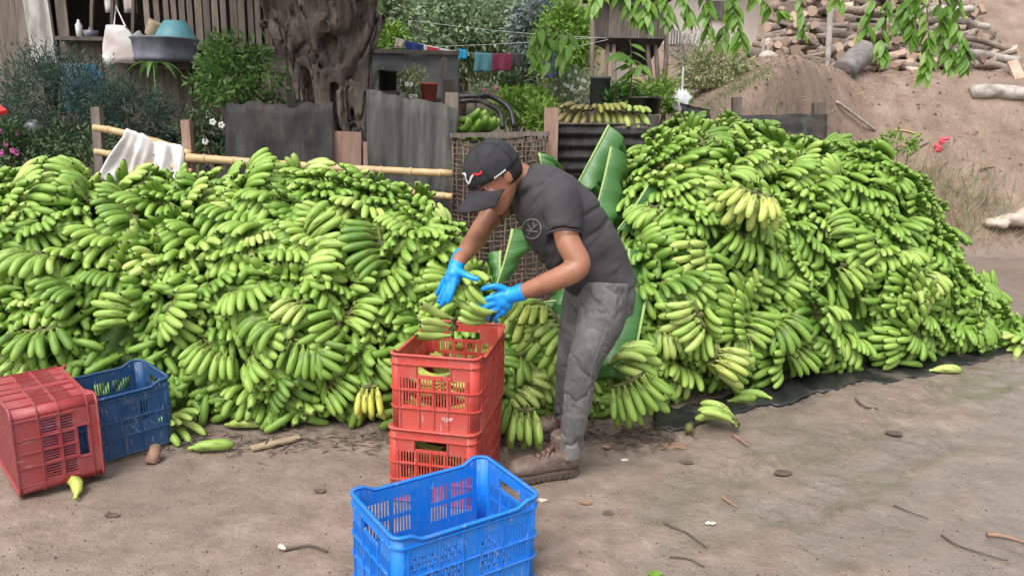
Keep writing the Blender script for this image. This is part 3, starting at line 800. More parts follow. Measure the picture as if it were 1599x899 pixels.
for q in range(6):   # panel seams
    a = math.pi/2+q*math.pi/3; pts = []
    for z, s_ in ((.03, 1.075), (.055, 1.065), (.08, 1.005), (.103, .886), (.122, .69), (.137, .40), (.1415, .1)):
        pts.append(HM @ Vector((.0785*s_*math.cos(a)*(1+.012*abs(math.cos(3*a))), -.004+.106*s_*math.sin(a), z)))
    m_ = MB(); m_.tube(pts, .0014, 5); mobj('seam', m_.mesh('seam', True), CAPM, cap)

# shirt: trunk and two sleeves
sh = MB(); spine(sh, TORSO+[(944, 452, 3.14, .186, .132)], [lat(i/7) for i in range(8)], 2.4, 32)
limb(sh, [(866, 292, 3.02, .078), (876, 316, 2.97, .079), (880, 340, 2.945, .076), (881, 363, 2.92, .071)], 20)
limb(sh, [(812, 300, 3.26, .07), (790, 316, 3.27, .066), (772, 330, 3.25, .060)], 20)
sme = remesh(sh, .007, 7, name='shirt')
P_ = co(sme); Nn = vnormals(sme)
ax = (at(938, 440, 3.14)-at(832, 286, 3.13)).normalized(); al = P_@np.array(ax); lt = P_@np.array(LS)
w_ = -.013*np.exp(-(fbm(al*9+lt*3, lt*3.5, P_[:, 2]*3, 3, 3)/.09)**2)*sstep(-.35, .3, fbm(P_[:, 0]*4, P_[:, 1]*4, P_[:, 2]*4, 12, 2))+.006*fbm(P_[:, 0]*9, P_[:, 1]*9, P_[:, 2]*9, 4, 2)
setco(sme, P_+Nn*w_[:, None]); shirt = mpart('t_shirt', sme, SHIRT)
# neckband and hems
def hoop(center, axis_, a, b, r, name, mat, parent, n=28, wob=0.0):
    axis_ = Vector(axis_).normalized(); a = Vector(a)-axis_*Vector(a).dot(axis_); b_ = axis_.cross(a.normalized())*b
    mb = MB(); pts = [Vector(center)+a*math.cos(2*math.pi*j/n)+b_*math.sin(2*math.pi*j/n) for j in range(n+1)]
    mb.tube(pts, r, 7, cap=False); return mobj(name, mb.mesh(name, True), mat, parent)
nb = at(812, 281, 3.125); hoop(nb, at(835, 296, 3.13)-at(800, 272, 3.11), LS*.068, .062, .007, 'neckband', SHIRT, shirt)
hoop(at(881, 366, 2.917), at(881, 366, 2.917)-at(880, 340, 2.945), LS*.068, .068, .004, 'sleeve_hem', SHIRT, shirt)
hoop(at(771, 331, 3.249), at(771, 331, 3.249)-at(790, 316, 3.27), LS*.058, .058, .004, 'sleeve_hem', SHIRT, shirt)
# trousers
jb = MB(); spine(jb, [(924, 405, 3.135, .160, .115), (934, 430, 3.14, .168, .122), (940, 455, 3.14, .178, .130), (938, 480, 3.14, .175, .125)], LH, 2.3, 28)
jn = [(944, 440, 3.03, .105), (938, 500, 3.0, .098), (911, 568, 2.965, .070), (903, 620, 2.965, .060), (895, 668, 2.975, .054), (889, 712, 2.985, .053)]
jf = [(920, 445, 3.25, .106), (908, 500, 3.27, .098), (893, 560, 3.29, .070), (887, 610, 3.31, .060), (882, 652, 3.33, .054)]
limb(jb, jn, 20); limb(jb, jf, 20)
jme = remesh(jb, .0065, 5, name='jeans'); P_ = co(jme); Nn = vnormals(jme); z_ = P_[:, 2]
kn = np.exp(-((z_-.46)/.09)**2)+1.3*np.exp(-((z_-.14)/.09)**2)+.6*np.exp(-((z_-.78)/.08)**2)
q_ = z_+.35*P_[:, 0]+.2*P_[:, 1]; w_ = -.007*(.4+kn)*np.exp(-(fbm(P_[:, 0]*8, P_[:, 1]*8, q_*10, 6, 3)/.08)**2)+.004*kn*fbm(P_[:, 0]*9, P_[:, 1]*9, q_*14, 8, 2)+.004*fbm(P_[:, 0]*8, P_[:, 1]*8, z_*5, 9, 3)
setco(jme, P_+Nn*w_[:, None]); jeans = mpart('jeans', jme, DENIM)
bvj = BVHTree.FromPolygons([tuple(v) for v in co(jme)], [tuple(p.vertices) for p in jme.polygons])
bvs = BVHTree.FromPolygons([tuple(v) for v in co(sme)], [tuple(p.vertices) for p in sme.polygons])
bvc = BVHTree.FromPolygons([tuple(v.co) for v in capme.vertices], [tuple(p.vertices) for p in capme.polygons])
def stroke(pix, bvh, w, mat, parent, name, lift=.0015, thick=.0012):
    """a flat ribbon of print or stitching laid on the cloth where the photograph shows it"""
    P = catmull([(a, b, 0) for a, b in pix], max(4, len(pix)*5)) if len(pix) > 2 else np.array([(pix[0][0]+(pix[1][0]-pix[0][0])*t, pix[0][1]+(pix[1][1]-pix[0][1])*t, 0) for t in np.linspace(0, 1, 6)])
    pts = []; ns = []
    for a, b, _ in P:
        h, n, _, _ = bvh.ray_cast(CAMPOS, ray(a, b).normalized())
        if h is not None:
            if n.dot(ray(a, b)) > 0: n = -n
            if pts and (h-pts[-1]).length > .05: continue
            pts.append(h+n*lift); ns.append(n)
    if len(pts) < 2: return None
    mb = MB()
    for i, p in enumerate(pts):
        t = (pts[min(i+1, len(pts)-1)]-pts[max(i-1, 0)]).normalized(); s_ = t.cross(ns[i]).normalized()*w/2; u = ns[i]*thick
        mb.v += [p+s_, p+s_+u, p-s_+u, p-s_]
    for i in range(len(pts)-1):
        for e in range(4): mb.f.append((i*4+e, i*4+4+e, i*4+4+(e+1) % 4, i*4+(e+1) % 4))
    return mobj(name, mb.mesh(name), mat, parent)
SEAM = mottled('pale_stitching', (0.22, 0.215, 0.20), (0.13, 0.13, 0.125), 60, .9)
# seams and pocket of the trousers
for pix in (((968, 450), (948, 510), (925, 575), (915, 640), (908, 685)), ((972, 432), (955, 462), (958, 492)), ((985, 428), (972, 432)), ((940, 442), (936, 470), (926, 482))):
    stroke(pix, bvj, .0035, SEAM, jeans, 'stitched_seam', .0008, .0012)
# round print on the chest
circ = [(831+14.5*math.cos(a), 357+15*math.sin(a)) for a in np.linspace(0, 2*math.pi, 22)]
stroke(circ, bvs, .006, GREYP, shirt, 'chest_print_ring')
for pix in (((824, 349), (832, 362)), ((839, 350), (830, 359), (826, 366)), ((823, 359), (840, 362)), ((833, 347), (835, 354))): stroke(pix, bvs, .005, GREYP, shirt, 'chest_print_mark')
# cap emblem: white hook running into a red bar, pale lettering at the temple
stroke(((723, 271), (727, 272), (729, 281), (733, 286), (736, 278), (739, 273)), bvc, .0075, WHITE, cap, 'white_emblem', .001, .003)
stroke(((739, 272), (746, 272), (750, 271), (752, 267)), bvc, .008, REDT, cap, 'red_emblem', .001, .003)
for i in range(7): stroke(((772+i*2.6, 279-i*1.9), (773.2+i*2.6, 276-i*1.9)), bvc, .0045, WHITE, cap, 'temple_letter', .001, .002)
# gloves
def glove(wrist, palm, fingers, cuff_r, name):
    g = MB(); limb(g, wrist, 14)
    P = [at(*p[:3]) for p in palm]
    for a in palm: blob(g, at(*a[:3]), (a[3], a[3], a[3]), 12)
    for f in fingers: limb(g, f, 10, res=12)
    me = remesh(g, .0042, 3, name=name); return mpart(name, me, GLOVE)
# left glove closes on the hand of bananas
glove([(818, 455, 2.905, .037), (806, 459, 2.912, .033), (796, 462, 2.92, .032)],
      [(793, 462, 2.92, .032), (786, 461, 2.92, .030), (784, 470, 2.92, .033), (790, 474, 2.925, .030), (776, 465, 2.915, .026), (778, 478, 2.92, .026), (784, 484, 2.925, .024)],
      [[(790, 453, 2.915, .016), (777, 447, 2.905, .0135), (763, 448, 2.905, .0115), (752, 452, 2.915, .010)],
       [(776, 463, 2.905, .0135), (762, 466, 2.895, .0125), (752, 473, 2.905, .0112), (750, 480, 2.93, .0098)],
       [(775, 472, 2.905, .0135), (761, 477, 2.895, .0125), (754, 486, 2.905, .0112), (755, 491, 2.935, .0098)],
       [(777, 481, 2.91, .013), (766, 487, 2.90, .012), (761, 495, 2.915, .011), (763, 498, 2.94, .0096)],
       [(783, 487, 2.92, .012), (775, 494, 2.915, .011), (773, 500, 2.93, .010), (776, 502, 2.95, .009)]], .036, 'glove')
# right glove stretched out after letting go
glove([(722, 398, 3.02, .036), (716, 407, 2.985, .032), (712, 416, 2.955, .031)],
      [(711, 418, 2.95, .030), (707, 428, 2.935, .029), (715, 427, 2.93, .027), (702, 436, 2.93, .025), (710, 438, 2.925, .024)],
      [[(716, 424, 2.92, .016), (727, 429, 2.89, .0135), (738, 434, 2.875, .0115), (748, 436, 2.87, .0098)],
       [(710, 437, 2.915, .0135), (707, 452, 2.90, .0122), (703, 464, 2.895, .011), (699, 473, 2.90, .0095)],
       [(704, 438, 2.92, .0135), (699, 454, 2.905, .0124), (693, 468, 2.90, .0112), (689, 478, 2.905, .0096)],
       [(699, 437, 2.93, .013), (693, 452, 2.925, .0118), (688, 465, 2.925, .0106), (684, 473, 2.93, .0094)],
       [(697, 432, 2.945, .012), (690, 444, 2.95, .0108), (685, 454, 2.955, .0098), (681, 461, 2.96, .0088)]], .036, 'glove')
# boots
def boot(toe, heel, z0, name):
    d = (toe-heel); d.z = 0; d.normalize(); M = frame(d, (0, 0, 1), (heel.x, heel.y, z0)); Lb = .295; M = M @ Matrix.Scale(1.06, 4)
    u = MB(); R = lambda y, w, z0_, z1: [M @ Vector((w*math.copysign(abs(math.cos(t))**.8, math.cos(t)), y, z0_+(z1-z0_)*.5*(1+math.copysign(abs(math.sin(t))**.8, math.sin(t))))) for t in [2*math.pi*j/20 for j in range(20)]]
    u.loft([R(.004, .022, .028, .085), R(.02, .036, .022, .118), R(.05, .041, .02, .13), (R(.09, .042, .02, .128)), R(.13, .043, .02, .112), R(.17, .047, .02, .092), R(.21, .052, .02, .086), R(.245, .051, .02, .080), R(.275, .043, .021, .070), R(.292, .025, .024, .050)])
    u.loft([ringv(M @ Vector((0, .062-z*.05, z)), (M.to_3x3() @ Vector((w, 0, 0))), (M.to_3x3() @ Vector((0, dd, 0))), 18) for z, w, dd in ((.06, .044, .062), (.10, .043, .060), (.135, .046, .061), (.175, .050, .064))])
    e = mobj(name, remesh(u, .0048, 4, name='boot'), LEATHER, man, man_inv)
    so = MB(); outl = [(0, .0), (.03, .004), (.040, .03), (.041, .09), (.040, .13), (.047, .18), (.054, .22), (.052, .26), (.040, .29), (.018, .306), (0, .309)]
    outl = outl+[(-x, y) for x, y in reversed(outl[1:-1])]
    so.loft([[M @ Vector((x*s_, y*(1 if s_ == 1 else .995), z)) for x, y in outl] for z, s_ in ((0, .96), (.006, 1.0), (.024, 1.0), (.030, .95))]); mobj('sole', so.mesh('sole'), RUBBER, e)
    for i in range(12):   # lugs
        for s_ in (-1, 1):
            y = .02+.023*i; w = np.interp(y, [p[1] for p in outl[:11]], [p[0] for p in outl[:11]]); b_ = MB(); b_.box(M @ Vector((s_*w, y, .012)), (.007, .012, .022), M.to_3x3()); mobj('lug', b_.mesh('lug'), RUBBER, e)
    for i in range(6):
        y = .190-.021*i; zt_ = .084+.0095*i; s_ = 1 if i % 2 else -1
        for s_ in (1, -1):
            l = MB(); l.tube([M @ Vector((s_*.030, y, zt_-.012)), M @ Vector((s_*.012, y-.008, zt_+.006)), M @ Vector((-s_*.026, y-.020, zt_+.003))], .0036, 6); mobj('lace', l.mesh('lace', True), LACE, e)
    l = MB()
    for s_ in (1, -1): l.tube([M @ Vector((0, .085, .142)), M @ Vector((s_*.025, .11, .15)), M @ Vector((s_*.04, .12, .12)), M @ Vector((s_*.015, .10, .13))], .0028, 6); l.tube([M @ Vector((0, .09, .14)), M @ Vector((s_*.03, .13, .115)), M @ Vector((s_*.036, .14, .085))], .0026, 6)
    mobj('bow', l.mesh('bow', True), LACE, e)
    tg = MB(); tg.box(M @ Vector((-.047, .048, .125)), (.004, .042, .05), M.to_3x3()); to = mobj('ankle_tag', tg.mesh('ankle_tag'), CAPM, e)
    for i in range(6):
        m_ = MB(); m_.box(M @ Vector((-.0495, .063-.006*i, .112)), (.0015, .0035, .007), M.to_3x3()); mobj('tag_mark', m_.mesh('tag_mark'), WHITE, to)
    return e
nh = gnd(901, 738); nt = gnd(786, 752); dv = (nt-nh).normalized()
boot(nt, nh-dv*.0, .004, 'boot')
fh = gnd(915, 680); ft = gnd(832, 682); boot(ft, fh, .004, 'boot')
# ------------------------------------------------------------------ bananas in the crates, in the hand and on the ground
def hand_at(px, py, y, ydir, zdir, **kw):
    return make_hand(frame(ydir, zdir, at(px, py, y)), **kw)
_up = Vector((0, 0, 1)); _rx = RED_X; _ry = Vector((-_rx.y, _rx.x, 0))
for lay in range(2):
    for i in range(4):
        for s in (-1, 1):
            base = RED_C+_rx*(-.17+.115*i)+_ry*(s*.025)+Vector((0, 0, .05+.30*lay+.075*(i % 2)))
            if lay == 1 and i == 0: base.z -= .01
            make_hand(frame(_ry*s*.9+Vector((random.uniform(-.15, .15), random.uniform(-.15, .15), 0)), _up+Vector((random.uniform(-.3, .3), 0, 0)), base), random.choice((10, 11)), .85, .30, 0, .62 if lay == 0 else .66,
                      label='hand of pale green bananas packed inside the '+('upper' if lay else 'lower')+' red crate', group='bananas in the '+('upper' if lay else 'lower')+' red crate')
# hand of bananas that has just been let go, coming to rest on the crate rim
hand_at(702, 510, 3.0, (-.8, -.35, .25), (.3, -.9, .3), proto=11, tone=.9, scale=.80, name='dropped_banana_hand', label='pale green banana hand dropping over the rim of the top red crate')
hand_at(768, 488, 2.93, (-.8, -.12, .38), (.3, .75, .5), proto=11, tone=.8, scale=.72, name='held_banana_hand', label='small hand of green bananas held in the left blue glove')
# ripe ones
hand_at(1178, 306, heap_y(RIGHT, 1178, 325, .14), (-.35, -.5, -.75), (.1, .8, -.4), proto=5, tone=1.0, ripe=.16, scale=.98, name='ripening_banana_hand', label='large yellowing banana hand lying on the green heap')
hand_at(578, 608, heap_y(LEFT, 578, 640, .12), (.05, -.35, -1), (0, 1, -.1), proto=11, tone=.9, ripe=.42, scale=.74, name='yellow_banana_hand', label='small hand of yellow bananas at the foot of the heap')
hand_at(1120, 560, heap_y(RIGHT, 1135, 560, .10), (.8, -.4, -.25), (.1, .8, -.4), proto=10, tone=.9, ripe=.10, brown=.12, scale=.95, name='spotted_banana_hand', label='spotted yellow-green banana hand low in the heap')
hand_at(868, 506, 3.50, (-.8, -.42, -.38), (.3, .75, -.4), proto=7, tone=.75, scale=1.0, name='broad_banana_hand', label='broad fan of green bananas between jeans and upper red crate')
hand_at(822, 478, 3.52, (-.35, -.75, -.55), (.1, .6, -.6), proto=4, tone=.85, ripe=.12, scale=.95, name='drooping_banana_hand', label='drooping green banana hand touching the upper red crate')
def flat_hand(px, py, yaw, **kw):
    g = gnd(px, py); d = Vector((math.cos(yaw), math.sin(yaw), 0)); return make_hand(frame(d, (0, 0, -1), (g.x, g.y, kw.pop('z', .045))), **kw)
hand_at(985, 600, 3.42, (.35, -.5, -.65), (.1, .9, -.2), proto=3, tone=.5, scale=.92, name='front_banana_hand', label='green banana hand standing on the mud before the banana leaf')
hand_at(965, 560, 3.62, (.75, -.3, .05), (.1, .2, -1), proto=10, tone=.8, scale=1.1, label='green banana hand with brown stalk behind the front hand', name='stalked_banana_hand')
hand_at(820, 645, 3.2, (0, -.35, -.75), (0, .9, -.3), proto=11, tone=.75, scale=.85, label='small green banana hand resting beside the work boot', name='small_banana_hand')
def loose(px, py, yaw, label, sc=1.0, tone=.75, ripe=0.0, lean=0):
    g = gnd(px, py); z = .02*sc
    o = bpy.data.objects.new('loose_banana', FING[2]); link(o); d = Vector((math.cos(yaw), math.sin(yaw), 0))
    o.matrix_basis = frame(d, Vector((0, 0, -.25))+Vector((-d.y, d.x, 0)), (g.x, g.y, z+tz(g.x, g.y))) @ Matrix.Scale(sc, 4); o.color = (tone, ripe, 0, 1)
    tag(o, label, 'banana'); return o
loose(295, 705, .25, 'single curved green banana lying on bare mud near navy crate')
loose(352, 668, .12, 'straight green banana lying against the foot of the heap')
loose(118, 783, 2.2, 'pale green banana sticking out under the tipped crate', tone=.95, ripe=.2)
loose(1205, 628, 2.9, 'single green banana on the edge of the black plastic', 1.05)
loose(1450, 583, .1, 'pale green banana lying on wet ground by the heap', tone=.9, sc=1.1)
loose(1135, 632, .3, 'green banana fallen onto crumpled black plastic', .95)
flat_hand(262, 676, -.5, proto=11, tone=.8, scale=.9, name='fallen_banana_hand', label='few green bananas fallen between navy crate and heap')
flat_hand(1140, 672, 2.9, proto=11, tone=.7, scale=.95, drop=2, name='fallen_banana_hand', label='short green banana hand lying loose on mud before the plastic')
flat_hand(1590, 545, -2.6, proto=10, tone=.8, scale=1.0, name='fallen_banana_hand', label='green banana hand rolled onto the wet road')
for (px, py, y, yd, zd, pr, sc, lab) in ((800, 560, 3.55, (-.1, -.5, -.8), (.2, .8, -.3), 1, .95, 'green banana hand hanging close beside the upper red crate, below the broad fan'),
        (838, 590, 3.60, (.35, -.5, -.7), (.1, .8, -.3), 6, .9, 'green banana hand hanging in front of the far boot'), (792, 628, 3.42, (-.3, -.5, -.7), (.1, .8, -.3), 10, .95, 'small green banana hand beside the lower red crate'),
        (850, 545, 3.72, (-.4, -.6, -.5), (.1, .6, -.6), 2, .95, 'green banana hand just below the pale leaf scrap'), (905, 620, 3.75, (.3, -.6, -.5), (.1, .6, -.6), 4, .95, 'green banana hand low behind the calf of the jeans')):
    hand_at(px, py, y, yd, zd, proto=pr, tone=random.uniform(.4, .8), scale=sc, label=lab)
# ------------------------------------------------------------------ cut banana leaves between the heaps
k = NT('banana_leaf'); uvn = k.n('UVMap').outputs[0]; su = k.n('SeparateXYZ', Vector=uvn)
w1 = k.math('SINE', k.math('MULTIPLY', su.outputs['Y'], 190.0)); w2 = k.math('SINE', k.math('MULTIPLY', su.outputs['Y'], 61.0))
c_ = k.mix(k.math('MULTIPLY_ADD', w1, .25, .5), (0.018, 0.085, 0.020), (0.035, 0.135, 0.030))
c_ = k.mix(k.noise(4, k.coord('Object'), 4), c_, (0.075, 0.185, 0.045))
c_ = k.mix(k.ramp(su.outputs['X'], [(.0, 1.0), (.035, 0.0)]), c_, (0.33, 0.46, 0.17))
c_ = k.mix(k.math('MULTIPLY', k.ramp(k.math('ADD', su.outputs['X'], k.math('MULTIPLY_ADD', k.noise(9, k.coord('Object'), 4), .24, -.12)), [(.88, 0.0), (.97, 1.0)]), .8), c_, (0.16, 0.10, 0.045))
BLEAF = k.out(c_, .42, k.math('ADD', w1, k.math('MULTIPLY', w2, 1.5)), .12, .003)
def leaf_piece(rib0, rib1, edge0, edge1, label, sag=.03, torn=.22, nu=12, nv=40, seed=0):
    """half blade: midrib from rib0 to rib1, outer edge from edge0 to edge1 (pixel, pixel, distance)"""
    rr = random.Random(seed); A, B, C_, D_ = [np.array(at(*q)) for q in (rib0, rib1, edge0, edge1)]
    nrm = np.cross(B-A, C_-A); nrm /= np.linalg.norm(nrm); 
    if nrm[1] > 0: nrm = -nrm
    vs = []; uv = []; ph = rr.uniform(0, 9)
    for j in range(nv+1):
        v = j/nv; cut = 1-torn*abs(math.sin(v*7+ph))*abs(math.sin(v*23+ph))
        bulge = 1.0+.10*math.sin(v*math.pi)
        for i in range(nu+1):
            u = i/nu; uu = u*(cut if u > .6 else 1)*bulge
            p = (A*(1-v)+B*v)*(1-uu)+(C_*(1-v)+D_*v)*uu
            h = sag*(math.sin(u*math.pi*.9)+.5*math.sin(v*5+u*2+ph)*u)+.0018*math.sin(v*95)*math.sin(u*math.pi)**.5+.035*u*u*math.sin(v*7+ph)+.012*u*math.sin(v*19+2*ph)-.11*u*u-.05*v*v
            vs.append(tuple(p+nrm*h)); uv.append((u, v))
    fs = [(j*(nu+1)+i, j*(nu+1)+i+1, (j+1)*(nu+1)+i+1, (j+1)*(nu+1)+i) for j in range(nv) for i in range(nu)]
    m = bpy.data.meshes.new('blade'); m.from_pydata(vs, [], fs); l = m.uv_layers.new(name='UVMap')
    idx = np.empty(len(m.loops), np.int32); m.loops.foreach_get('vertex_index', idx); l.data.foreach_set('uv', np.array(uv, np.float32)[idx].ravel()); m.shade_smooth()
    e = empty('banana_leaf', at(*rib1)); o = mobj('blade', m, BLEAF, e, Matrix.Translation(-e.location))
    so = o.modifiers.new('thick', 'SOLIDIFY'); so.thickness = .0025
    mb = MB(); mb.tube([Vector(vs[j*(nu+1)])+Vector(nrm)*.003 for j in range(nv+1)], [.010*(1-.5*j/nv) for j in range(nv+1)], 7, flat=.6)
    mobj('midrib', mb.mesh('midrib', True), RIB, e, Matrix.Translation(-e.location))
    tag(e, label, 'leaf', 'cut banana leaves between the heaps'); return e
RIB = mottled('leaf_rib', (0.30, 0.42, 0.14), (0.22, 0.34, 0.09), 20, .5)
leaf_piece((950, 196, 4.75), (903, 286, 4.55), (992, 236, 4.72), (946, 302, 4.5), 'narrow upright banana leaf leaning on corrugated sheet', seed=1)
leaf_piece((954, 230, 4.5), (930, 350, 4.3), (996, 252, 4.55), (986, 356, 4.35), 'broad banana leaf hanging behind the worker\'s back', seed=2)
leaf_piece((1012, 288, 4.35), (972, 358, 4.2), (1050, 326, 4.4), (1048, 370, 4.25), 'folded triangular banana leaf lying on the heap\'s flank', seed=3, sag=.02)
leaf_piece((842, 240, 4.3), (848, 258, 4.25), (884, 245, 4.3), (880, 266, 4.25), 'pale banana leaf end showing over the worker\'s shoulder', seed=4, sag=.015)
leaf_piece((800, 358, 3.85), (782, 446, 3.7), (848, 362, 3.95), (832, 412, 3.8), 'bright banana leaf with pale rib below the worker\'s chest', seed=5)
leaf_piece((782, 392, 3.95), (776, 448, 3.8), (752, 405, 4.0), (752, 440, 3.85), 'dark underside of banana leaf beside the woven gate', seed=6)
leaf_piece((982, 388, 4.05), (984, 462, 3.93), (1024, 396, 4.08), (1020, 458, 3.96), 'small banana leaf piece behind the grey jeans', seed=7, sag=.015)
leaf_piece((1010, 455, 3.85), (986, 590, 3.58), (912, 468, 3.8), (930, 585, 3.56), 'large ribbed banana leaf hanging behind the worker\'s knee', seed=8, sag=.05, torn=.06)
leaf_piece((886, 440, 3.8), (880, 560, 3.65), (858, 446, 3.8), (856, 505, 3.7), 'strip of banana leaf between torso and upper crate', seed=9, sag=.015)
leaf_piece((868, 470, 3.72), (842, 470, 3.72), (862, 500, 3.68), (838, 496, 3.68), 'pale yellowish banana leaf scrap above the fan of bananas', seed=10, sag=.015)
# ------------------------------------------------------------------ foliage helpers
def leafmat(name, c1, c2, c3, scale=3.0, rough=.5, trans=.25):
    k = NT(name); pos = k.n('NewGeometry').outputs['Position']
    f = k.math('ADD', k.math('MULTIPLY', k.noise(scale, pos, 3), .6), k.math('MULTIPLY', k.noise(scale*14, pos, 2), .4))
    col = k.ramp(f, [(.32, c1), (.5, c2), (.68, c3)])
    k.out(col, rough)
    tr = k.n('BsdfTranslucent'); k.set(tr.inputs['Color'], col); mx = k.n('MixShader'); mx.inputs[0].default_value = trans
    k.t.links.new(k.b.outputs[0], mx.inputs[1]); k.t.links.new(tr.outputs[0], mx.inputs[2])
    k.t.links.new(mx.outputs[0], k.t.nodes['Material Output'].inputs['Surface']); return k.m
def leaf_cloud(name, C, U, size, aspect=.42, fold=.12):
    """many small folded leaves: C centres (n,3), U pointing directions (n,3)"""
    C = np.asarray(C, float); n = len(C); U = np.asarray(U, float); U = U/(np.linalg.norm(U, axis=1, keepdims=True)+1e-9)
    R_ = RNG.normal(size=(n, 3)); S = np.cross(U, R_); S /= np.linalg.norm(S, axis=1, keepdims=True)+1e-9; N = np.cross(S, U)
    L = (size*RNG.uniform(.7, 1.3, n))[:, None]; W = L*aspect*.5
    pts = np.stack([C, C+U*L*.45+S*W+N*W*fold*4.5, C+U*L-N*W*fold*2.7, C+U*L*.45-S*W+N*W*fold*4.5], 1)
    vs = pts.reshape(-1, 3); i = np.arange(n)*4
    f = np.stack([np.stack([i, i+1, i+2], -1), np.stack([i, i+2, i+3], -1)], 1).reshape(-1, 3)
    m = bpy.data.meshes.new(name); m.vertices.add(len(vs)); m.vertices.foreach_set('co', vs.astype(np.float32).ravel())
    m.loops.add(f.size); m.loops.foreach_set('vertex_index', f.astype(np.int32).ravel()); m.polygons.add(len(f)); m.polygons.foreach_set('loop_start', np.arange(0, f.size, 3, dtype=np.int32)); m.update(calc_edges=True)
    return m
def clumps(c, r, k_, per, spread, droop=-.2, shell=.55):
    """leaf centres in k_ clumps through an ellipsoid"""
    d = RNG.normal(size=(k_, 3)); d /= np.linalg.norm(d, axis=1, keepdims=True); rad = RNG.uniform(shell, 1.0, (k_, 1))**.7
    cc = np.array(c)+d*rad*np.array(r); C = np.repeat(cc, per, 0)+RNG.normal(size=(k_*per, 3))*spread*np.array(r)/max(r)
    U = (C-np.array(c))/np.array(r)*.7+RNG.normal(size=C.shape)*.6+np.array([0, 0, droop]); return C, U, cc
def bush(name, label, px, py, y, rpx, rpy, mat, n=1200, size=.06, cat='bush', k_=30, aspect=.42, stems=5, droop=-.1, group=None, ry=None, flower=None, stemmat=None, spread=.22):
    c = at(px, py, y); s = y/FPX*1.0; r = (rpx*s, ry or rpx*s*.8, rpy*s); z0 = tz(c.x, y)
    e = empty(name, (c.x, y, z0)); off = Matrix.Translation(-e.location)
    C, U, cc = clumps(c, r, k_, max(3, n//k_), spread*max(r), droop); C[:, 2] = np.maximum(C[:, 2], z0+.01)
    mobj('foliage', leaf_cloud('foliage', C, U, size, aspect), mat, e, off)
    for i in range(stems):
        q = cc[i % len(cc)]; mb = MB(); b = Vector((c.x+random.uniform(-.3, .3)*r[0], y+random.uniform(-.3, .3)*r[1], z0-.03))
        mb.tube([b, b.lerp(Vector(q), .5)+Vector((random.uniform(-.05, .05), 0, .05)), Vector(q)], [.012, .009, .004], 5); mobj('stem', mb.mesh('stem', True), stemmat or BARK, e, off)
    if flower:
        fm, nf, fs = flower
        for i in range(nf):
            q = np.array(c)+(lambda d: d/np.linalg.norm(d))(RNG.normal(size=3)+np.array([0, -1.3, .5]))*np.array(r)*RNG.uniform(.85, 1.1); mb = MB()
            for p in range(5):
                a = p*2*math.pi/5; blob(mb, Vector(q)+Vector((math.cos(a)*fs, -.004, math.sin(a)*fs)), (fs*.75, fs*.3, fs*.75), 6)
            mobj('flower', mb.mesh('flower', True), fm, e, off)
    tag(e, label, cat, group); return e
BARK = mottled('bark', (0.10, 0.075, 0.055), (0.20, 0.155, 0.12), 18, .9, .6, .01)
L_DARK = leafmat('dark_leaves', (0.030, 0.060, 0.022), (0.055, 0.105, 0.035), (0.095, 0.16, 0.055))
L_FERN = leafmat('feathery_leaves', (0.025, 0.055, 0.038), (0.05, 0.095, 0.065), (0.09, 0.15, 0.10), 5)
L_MID = leafmat('green_leaves', (0.055, 0.13, 0.03), (0.11, 0.23, 0.05), (0.20, 0.34, 0.09), trans=.35)
L_LIME = leafmat('lime_leaves', (0.13, 0.25, 0.03), (0.22, 0.38, 0.06), (0.33, 0.48, 0.11), trans=.35)
L_PALE_HAZE = leafmat('pale_hazy_leaves', (0.17, 0.25, 0.13), (0.29, 0.39, 0.22), (0.43, 0.53, 0.34), trans=.4)  # lightened and greyed: haze over the far trees is put into the colour
L_VARI = leafmat('variegated_leaves', (0.14, 0.19, 0.06), (0.30, 0.33, 0.15), (0.50, 0.50, 0.30), 9)
L_GREY = leafmat('grey_leaves', (0.10, 0.14, 0.12), (0.17, 0.22, 0.20), (0.26, 0.31, 0.28))
L_HANG = leafmat('hanging_leaves', (0.09, 0.21, 0.03), (0.18, 0.35, 0.05), (0.32, 0.48, 0.10), 6, .4, .45)
PINK = mottled('pink_petals', (0.62, 0.08, 0.36), (0.70, 0.18, 0.45), 40, .6)
WPET = mottled('white_petals', (0.75, 0.76, 0.70), (0.62, 0.64, 0.58), 40, .7)
REDP = mottled('red_petals', (0.6, 0.05, 0.04), (0.5, 0.03, 0.03), 40, .7)
WOOD = mottled('weathered_board', (0.12, 0.095, 0.080), (0.235, 0.19, 0.16), 5, .9, .5, .004, c3=(0.12, 0.09, 0.075), stretch=(6, 6, .8), objvar=.28)
DARKW = mottled('dark_board', (0.08, 0.065, 0.055), (0.17, 0.14, 0.12), 5, .9, .5, .004, stretch=(6, 6, .8), objvar=.3)
PALEW = mottled('whitewashed_board', (0.34, 0.33, 0.31), (0.55, 0.54, 0.51), 7, .85, .4, .004, c3=(0.22, 0.20, 0.18), stretch=(3, 3, .6))
BAMBOO = mottled('dry_bamboo', (0.46, 0.30, 0.14), (0.60, 0.43, 0.24), 8, .55, .2, .003, c3=(0.30, 0.19, 0.09))
k = NT('sooty_sheet'); oc = k.coord('Object'); st = k.coord('Object', (3, 3, .7))
c_ = k.ramp(k.noise(4, st, 6, .7), [(.38, (0.010, 0.009, 0.010)), (.55, (0.030, 0.028, 0.027)), (.78, (0.10, 0.09, 0.08))])
c_ = k.mix(k.ramp(k.noise(2.3, oc, 5, .7), [(.55, 0.0), (.72, .7)]), c_, (0.09, 0.062, 0.046))
SHEET = k.out(c_, .75, k.noise(30, oc, 4), .3, .004)
k = NT('grey_sheet'); oc = k.coord('Object'); st = k.coord('Object', (4, 4, .6))
